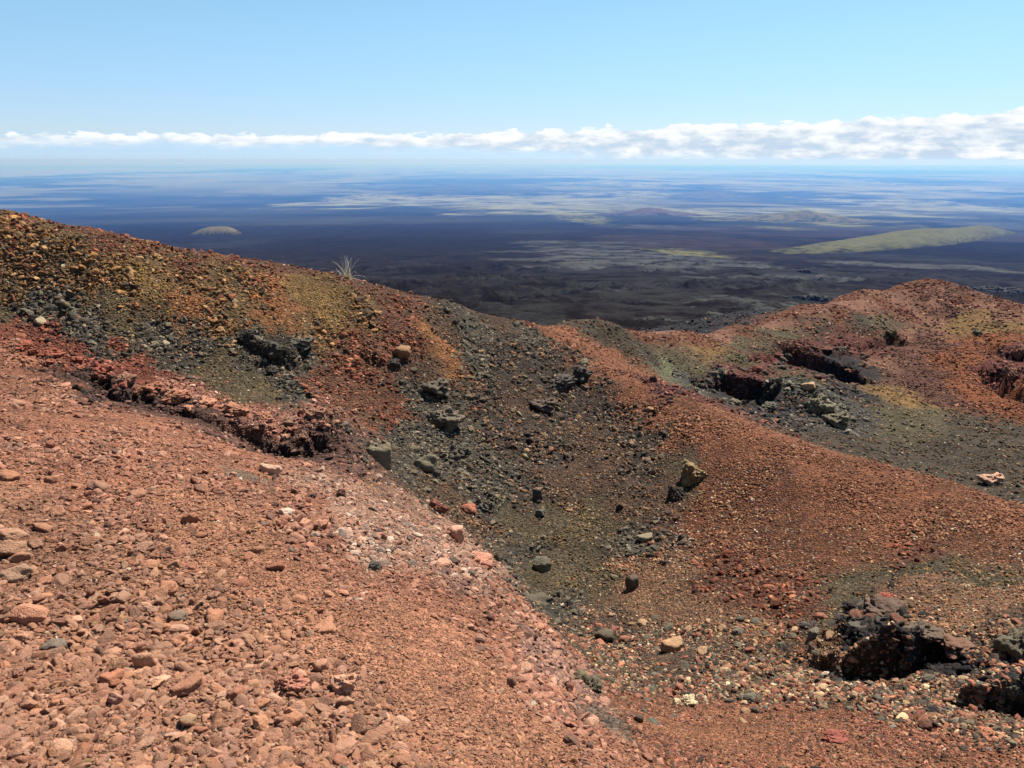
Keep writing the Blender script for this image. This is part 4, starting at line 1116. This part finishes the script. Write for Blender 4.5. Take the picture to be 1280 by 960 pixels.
def scatter_things(n, box, sizes, kinds, ok, crag_share=0.0):
    done = []
    tries = 0
    while len(done) < n and tries < n * 40:
        tries += 1
        u, v = random.uniform(box[0], box[2]), random.uniform(box[1], box[3])
        if not ok(u, v):
            continue
        s = sizes[0] + (sizes[1] - sizes[0]) * random.random() ** 2.2
        if any(math.hypot(u - a, v - b) < (s + c) * .42 for a, b, c in done):
            continue
        p = surf(u, v)
        t = p[1] * CP - p[2] * SP
        w = s / F_PX * t / 2
        key, cols = random.choice(kinds)
        c_ = np.array(random.choice(cols)) * random.uniform(.9, 1.1)
        crag = random.random() < crag_share
        me = random.choice(CRAGS if crag else ROCKS)
        sc = (w * random.uniform(.9, 1.25), w * random.uniform(.65, .95), w * random.uniform(.42, .75))
        add_rock(me, (p[0], p[1], p[2] + sc[2] * .15), sc, random.uniform(0, 6.28), c_, 'scoria_stone' if key in ('red', 'pink', 'brown') else 'lava_stone' if key in ('dark', 'olive') else 'floor_stone', *[labels[key][0], 'stone', labels[key][1]],
                 tilt=(random.gauss(0, .4), random.gauss(0, .4)))
        done.append((u, v, s))


def coarse(u, v):          # the coarse patch of the near slope, thinning out to the right
    return v > 640 + u * .35 - 60 + random.gauss(0, 40) and u < 470 - (960 - v) * .35 + random.gauss(0, 40)


RED = ('red', [(168, 116, 88), (158, 104, 78), (174, 122, 94), (150, 96, 72), (166, 112, 82)])
PINK = ('pink', [(184, 136, 110), (178, 128, 104), (190, 142, 118)])
BRN = ('brown', [(140, 102, 84), (130, 94, 78), (146, 106, 88)])
scatter_things(285, (-10, 590, 520, 965), (12, 30), [RED, RED, RED, RED, PINK, BRN], coarse)


CLUST = [(555, 525, 45), (545, 485, 35), (700, 480, 45), (728, 468, 30), (800, 565, 40), (590, 610, 45), (480, 590, 40), (530, 590, 40), (830, 690, 40), (780, 700, 40), (650, 500, 50), (600, 640, 30), (680, 560, 40)]


def gully(u, v):
    return min(math.hypot(u - a, v - b) / c for a, b, c in CLUST) < random.uniform(.2, 1.3) and v > 430 + abs(u - 640) * .15 and v < 560 + (u - 440) * .62 and u < 840 - max(0, 560 - v) * .2


DRK = ('dark', [(98, 86, 72), (108, 94, 78), (86, 78, 68)])
OLV = ('olive', [(126, 112, 90), (138, 118, 94), (112, 104, 88)])
scatter_things(140, (440, 440, 870, 730), (6, 14), [DRK, DRK, OLV], gully, .35)


def floor(u, v):
    return v > 770 and v < 905 and u > 700 + max(0, v - 800) * 1.0 and not (1040 < u < 1240 and 740 < v < 845)


scatter_things(150, (700, 770, 1280, 905), (9, 19), [('floor', [(140, 88, 70), (152, 98, 76), (128, 78, 64)]), ('floorgrey', [(100, 94, 84), (84, 80, 74)]), ('floortan', [(168, 134, 102), (150, 116, 86)])], floor, .1)


# black clinker mounds on the flow below the saddle
def outcrop(u, v, wpx, hpx, label, n, seed):
    R = np.random.default_rng(seed)
    p = ground(u, v, 62)
    t = p[1] * CP - p[2] * SP
    w, h = wpx / F_PX * t / 2, hpx / F_PX * t
    src = [(np.array([q.co[:] for q in m.vertices]), [list(f.vertices) for f in m.polygons]) for m in OUT_SRC]
    vs, fs, off = [], [], 0
    for i in range(n):
        a, d = R.uniform(0, 6.28), R.uniform(0, 1) ** .6
        X, Y = d * math.cos(a), d * math.sin(a)
        vv, ff = src[i % len(src)]
        s = h * R.uniform(.25, .6) * (1.15 - .6 * d)
        rz = R.uniform(0, 6.28)
        q = vv * (s * R.uniform(.9, 1.6), s, s * R.uniform(.7, 1.3))
        q = np.stack([q[:, 0] * math.cos(rz) - q[:, 1] * math.sin(rz), q[:, 0] * math.sin(rz) + q[:, 1] * math.cos(rz), q[:, 2]], 1)
        gx, gy = p[0] + X * w, p[1] + Y * w * .7
        gz = float(base_h(np.array([gx]), np.array([gy]))[0])
        q = q + (gx, gy, gz + h * .35 * (1 - d))
        vs.append(q - p)
        fs += [[k + off for k in f] for f in ff]
        off += len(q)
    me = bpy.data.meshes.new('lava_outcrop')
    me.from_pydata(np.concatenate(vs).tolist(), [], fs)
    me.shade_smooth()
    me.materials.append(M_STONE)
    return add_rock(me, p, (1, 1, 1), 0, (46, 45, 46), 'lava_outcrop', label, 'rock')


OUT_SRC = [stone_mesh('outcrop_lump', 3, 390 + i, 7, .8, .45, .2, M_STONE, (1, .9, .8), .5) for i in range(4)]
outcrop(893, 402, 34, 17, 'largest black clinker mound just behind the red saddle trail', 40, 1)
outcrop(922, 406, 40, 9, 'low black clinker mound right of the largest one', 34, 2)
outcrop(820, 402, 60, 9, 'low dark clinker mound left of the largest one behind the saddle', 50, 3)
outcrop(1006, 341, 16, 8, 'small black knob far out on the flow', 14, 4)
outcrop(1015, 374, 80, 8, 'black ragged flow edge behind the red hill left shoulder', 50, 5)
outcrop(1255, 366, 100, 12, 'black ragged flow edge behind the red hill right shoulder', 60, 6)


# dry grass tuft on the crest
def grass():
    p = surf(434, 347)
    t = p[1] * CP - p[2] * SP
    H = 30 / F_PX * t
    R = random.Random(3)
    root = bpy.data.objects.new('grass_tuft', None)
    COL.objects.link(root)
    root.location = p
    root['label'] = 'dry straw coloured grass tuft standing on the crest'
    root['category'] = 'grass tuft'

    def blades(name, n, hmin, hmax, spread, wid, col):
        vs, fs = [], []
        for _ in range(n):
            a = R.uniform(0, 6.283)
            lean = spread * R.random() ** .8
            if math.cos(a) > 0:
                lean *= 1.25
            L = H * R.uniform(hmin, hmax)
            bx, by = R.gauss(0, .05) * H * 2, R.gauss(0, .05) * H * 2
            dx, dy = math.cos(a), math.sin(a)
            px, py = -dy, dx
            bend = R.uniform(.1, .6)
            seg = 6
            for i in range(seg + 1):
                s = i / seg
                an = lean + bend * s * s * lean
                x = bx + dx * L * s * math.sin(an)
                y = by + dy * L * s * math.sin(an)
                z = L * s * math.cos(an) - .02
                w = wid * (1 - s * .8)
                b0 = len(vs)
                vs += [(x - px * w, y - py * w, z), (x + dx * w, y + dy * w, z + w * .3), (x + px * w, y + py * w, z)]
                if i:
                    for q_ in range(3):
                        fs.append((b0 - 3 + q_, b0 - 3 + (q_ + 1) % 3, b0 + (q_ + 1) % 3, b0 + q_))
        me = bpy.data.meshes.new(name)
        me.from_pydata(vs, [], fs)
        m, nt, b = mat(name)
        b.inputs['Base Color'].default_value = (*col, 1)
        me.materials.append(m)
        o = bpy.data.objects.new(name, me)
        COL.objects.link(o)
        o.parent = root
    blades('stalks', 34, .6, 1.1, 1.15, .0052, (.50, .46, .36))
    blades('dry_base', 70, .18, .42, 1.2, .005, (.40, .30, .12))


grass()

# ------------------------------------------------------------------ haze
def haze():
    me = bpy.data.meshes.new('haze')
    x0, x1, y0, y1, z0, z1 = -230000, 230000, -3000, 230000, ZSEA - 2, 8.0
    v = [(x0, y0, z0), (x1, y0, z0), (x1, y1, z0), (x0, y1, z0), (x0, y0, z1), (x1, y0, z1), (x1, y1, z1), (x0, y1, z1)]
    me.from_pydata(v, [], [(3, 2, 1, 0), (4, 5, 6, 7), (0, 1, 5, 4), (1, 2, 6, 5), (2, 3, 7, 6), (3, 0, 4, 7)])
    m = bpy.data.materials.new('haze_air')
    m.use_nodes = True
    nt = m.node_tree
    nt.nodes.remove(nt.nodes['Principled BSDF'])
    pv = nt.nodes.new('ShaderNodeVolumePrincipled')
    pv.inputs['Color'].default_value = (.072, .205, .56, 1)
    pv.inputs['Density'].default_value = 1.6e-4
    pv.inputs['Absorption Color'].default_value = (.865, .753, .36, 1)
    pv.inputs['Anisotropy'].default_value = .3
    nt.links.new(pv.outputs[0], nt.nodes['Material Output'].inputs['Volume'])
    me.materials.append(m)
    o = bpy.data.objects.new('haze', me)
    COL.objects.link(o)
    o['kind'] = 'stuff'


haze()

# ------------------------------------------------------------------ sky, clouds, sun
SUN_EL, SUN_AZ = math.radians(60), math.radians(40)        # ahead of the camera, a little to the right
w = bpy.data.worlds.new('World')
scene.world = w
w.use_nodes = True
nt = w.node_tree
bg = nt.nodes['Background']
sky = nd(nt, 'ShaderNodeTexSky')
sky.sky_type = 'NISHITA'
sky.sun_disc = False
sky.sun_elevation = SUN_EL
sky.sun_rotation = SUN_AZ
sky.altitude = 900
sky.air_density = 1.0
sky.dust_density = .15
sky.ozone_density = 2.0
SKY = .05
bg.inputs['Strength'].default_value = SKY


def M(op, a, b=None, c=None, clamp=False):
    n = nd(nt, 'ShaderNodeMath', operation=op, use_clamp=clamp)
    for i, s in enumerate((a, b, c)):
        if s is None:
            continue
        if isinstance(s, (int, float)):
            n.inputs[i].default_value = s
        else:
            lk(nt, s, n.inputs[i])
    return n.outputs[0]


def SM(x, a, b):
    n = nd(nt, 'ShaderNodeMapRange', interpolation_type='SMOOTHSTEP')
    lk(nt, x, n.inputs['Value'])
    n.inputs['From Min'].default_value = a; n.inputs['From Max'].default_value = b
    return n.outputs[0]


tc = nd(nt, 'ShaderNodeTexCoord')
sp = nd(nt, 'ShaderNodeSeparateXYZ')
lk(nt, tc.outputs['Generated'], sp.inputs[0])
el = M('MULTIPLY', M('ARCSINE', sp.outputs[2]), 57.29578)
az = M('ARCTAN2', sp.outputs[0], sp.outputs[1])
az2 = M('MULTIPLY', az, az)
azd = M('MULTIPLY', az, 57.29578)


def NZ(sx_, sy_, det, off, rough=.6):
    cb = nd(nt, 'ShaderNodeCombineXYZ')
    lk(nt, M('MULTIPLY', azd, sx_), cb.inputs[0])
    lk(nt, M('MULTIPLY', el, sy_), cb.inputs[1])
    cb.inputs[2].default_value = off
    n = nd(nt, 'ShaderNodeTexNoise')
    n.inputs['Scale'].default_value = 1.0
    n.inputs['Detail'].default_value = det
    n.inputs['Roughness'].default_value = rough
    lk(nt, cb.outputs[0], n.inputs['Vector'])
    return M('SUBTRACT', n.outputs[0], .5)


nA = NZ(.62, 1.6, 8, 1.7, .62)
nB = NZ(.22, .9, 5, 7.3)
nC = NZ(.55, 1.7, 7, 12.1)
top = M('ADD', M('ADD', M('MULTIPLY', az, 1.12), M('MULTIPLY', az2, .7)), 1.88)
bot = M('ADD', M('ADD', M('MULTIPLY', az, -1.8), M('MULTIPLY', az2, -2.6)), .42)
dt = M('SUBTRACT', M('ADD', top, M('MULTIPLY', nA, 1.7)), el)
db = M('SUBTRACT', el, M('ADD', bot, M('MULTIPLY', nB, 1.6)))
mask = M('MULTIPLY', SM(dt, -.04, .14), SM(db, -.3, .7))
mask = M('MULTIPLY', mask, SM(M('ADD', M('ADD', nC, M('MULTIPLY', az, .35)), M('MULTIPLY', db, .08)), -.52, -.02))
body = SM(M('SUBTRACT', M('ADD', M('MULTIPLY', nC, 1.6), M('MULTIPLY', nA, 1.0)), M('MULTIPLY', M('MINIMUM', dt, .9), .34)), -.55, .10)
mask = M('MULTIPLY', mask, SM(M('ADD', body, M('MULTIPLY', az, .5)), -.75, .35))
cc = nd(nt, 'ShaderNodeMix', data_type='RGBA')
lk(nt, body, cc.inputs['Factor'])
cc.inputs['A'].default_value = (5.3, 6.5, 7.9, 1)
cc.inputs['B'].default_value = (9.6, 9.8, 9.8, 1)
mix = nd(nt, 'ShaderNodeMix', data_type='RGBA')
lk(nt, mask, mix.inputs['Factor'])
hz = SM(el, 11.0, -1.0)
tintn = nd(nt, 'ShaderNodeMix', data_type='RGBA')
lk(nt, hz, tintn.inputs['Factor'])
tintn.inputs['A'].default_value = (1.1, 1.32, 1.3, 1)
tintn.inputs['B'].default_value = (.80, .91, 1.28, 1)
mult = nd(nt, 'ShaderNodeMix', data_type='RGBA', blend_type='MULTIPLY')
mult.inputs['Factor'].default_value = 1.0
low = nd(nt, 'ShaderNodeMix', data_type='RGBA')
lk(nt, SM(el, 1.9, .5), low.inputs['Factor'])
lk(nt, tintn.outputs['Result'], low.inputs['A'])
low.inputs['B'].default_value = (.66, .93, 1.55, 1)
tintn = low
lk(nt, sky.outputs[0], mult.inputs['A']); lk(nt, tintn.outputs['Result'], mult.inputs['B'])
lk(nt, mult.outputs['Result'], mix.inputs['A'])
lk(nt, cc.outputs['Result'], mix.inputs['B'])
lk(nt, mix.outputs['Result'], bg.inputs['Color'])

sd = bpy.data.lights.new('sun', 'SUN')
sd.energy = 5.0
sd.angle = math.radians(.53)
sd.color = (1, .965, .9)
so = bpy.data.objects.new('sun', sd)
COL.objects.link(so)
so.rotation_euler = (math.pi / 2 - SUN_EL, 0, math.pi - SUN_AZ)

vs = scene.view_settings
vs.view_transform = 'Standard'
vs.look = 'None'
vs.exposure = 1.1
vs.gamma = 1
vs.use_curve_mapping = False
cy = scene.cycles
cy.max_bounces = 4
cy.diffuse_bounces = 1
cy.glossy_bounces = 1
cy.volume_bounces = 0
cy.use_denoising = True
cy.denoiser = 'OPENIMAGEDENOISE'
cy.denoising_input_passes = 'RGB_ALBEDO_NORMAL'
cy.denoising_prefilter = 'ACCURATE'
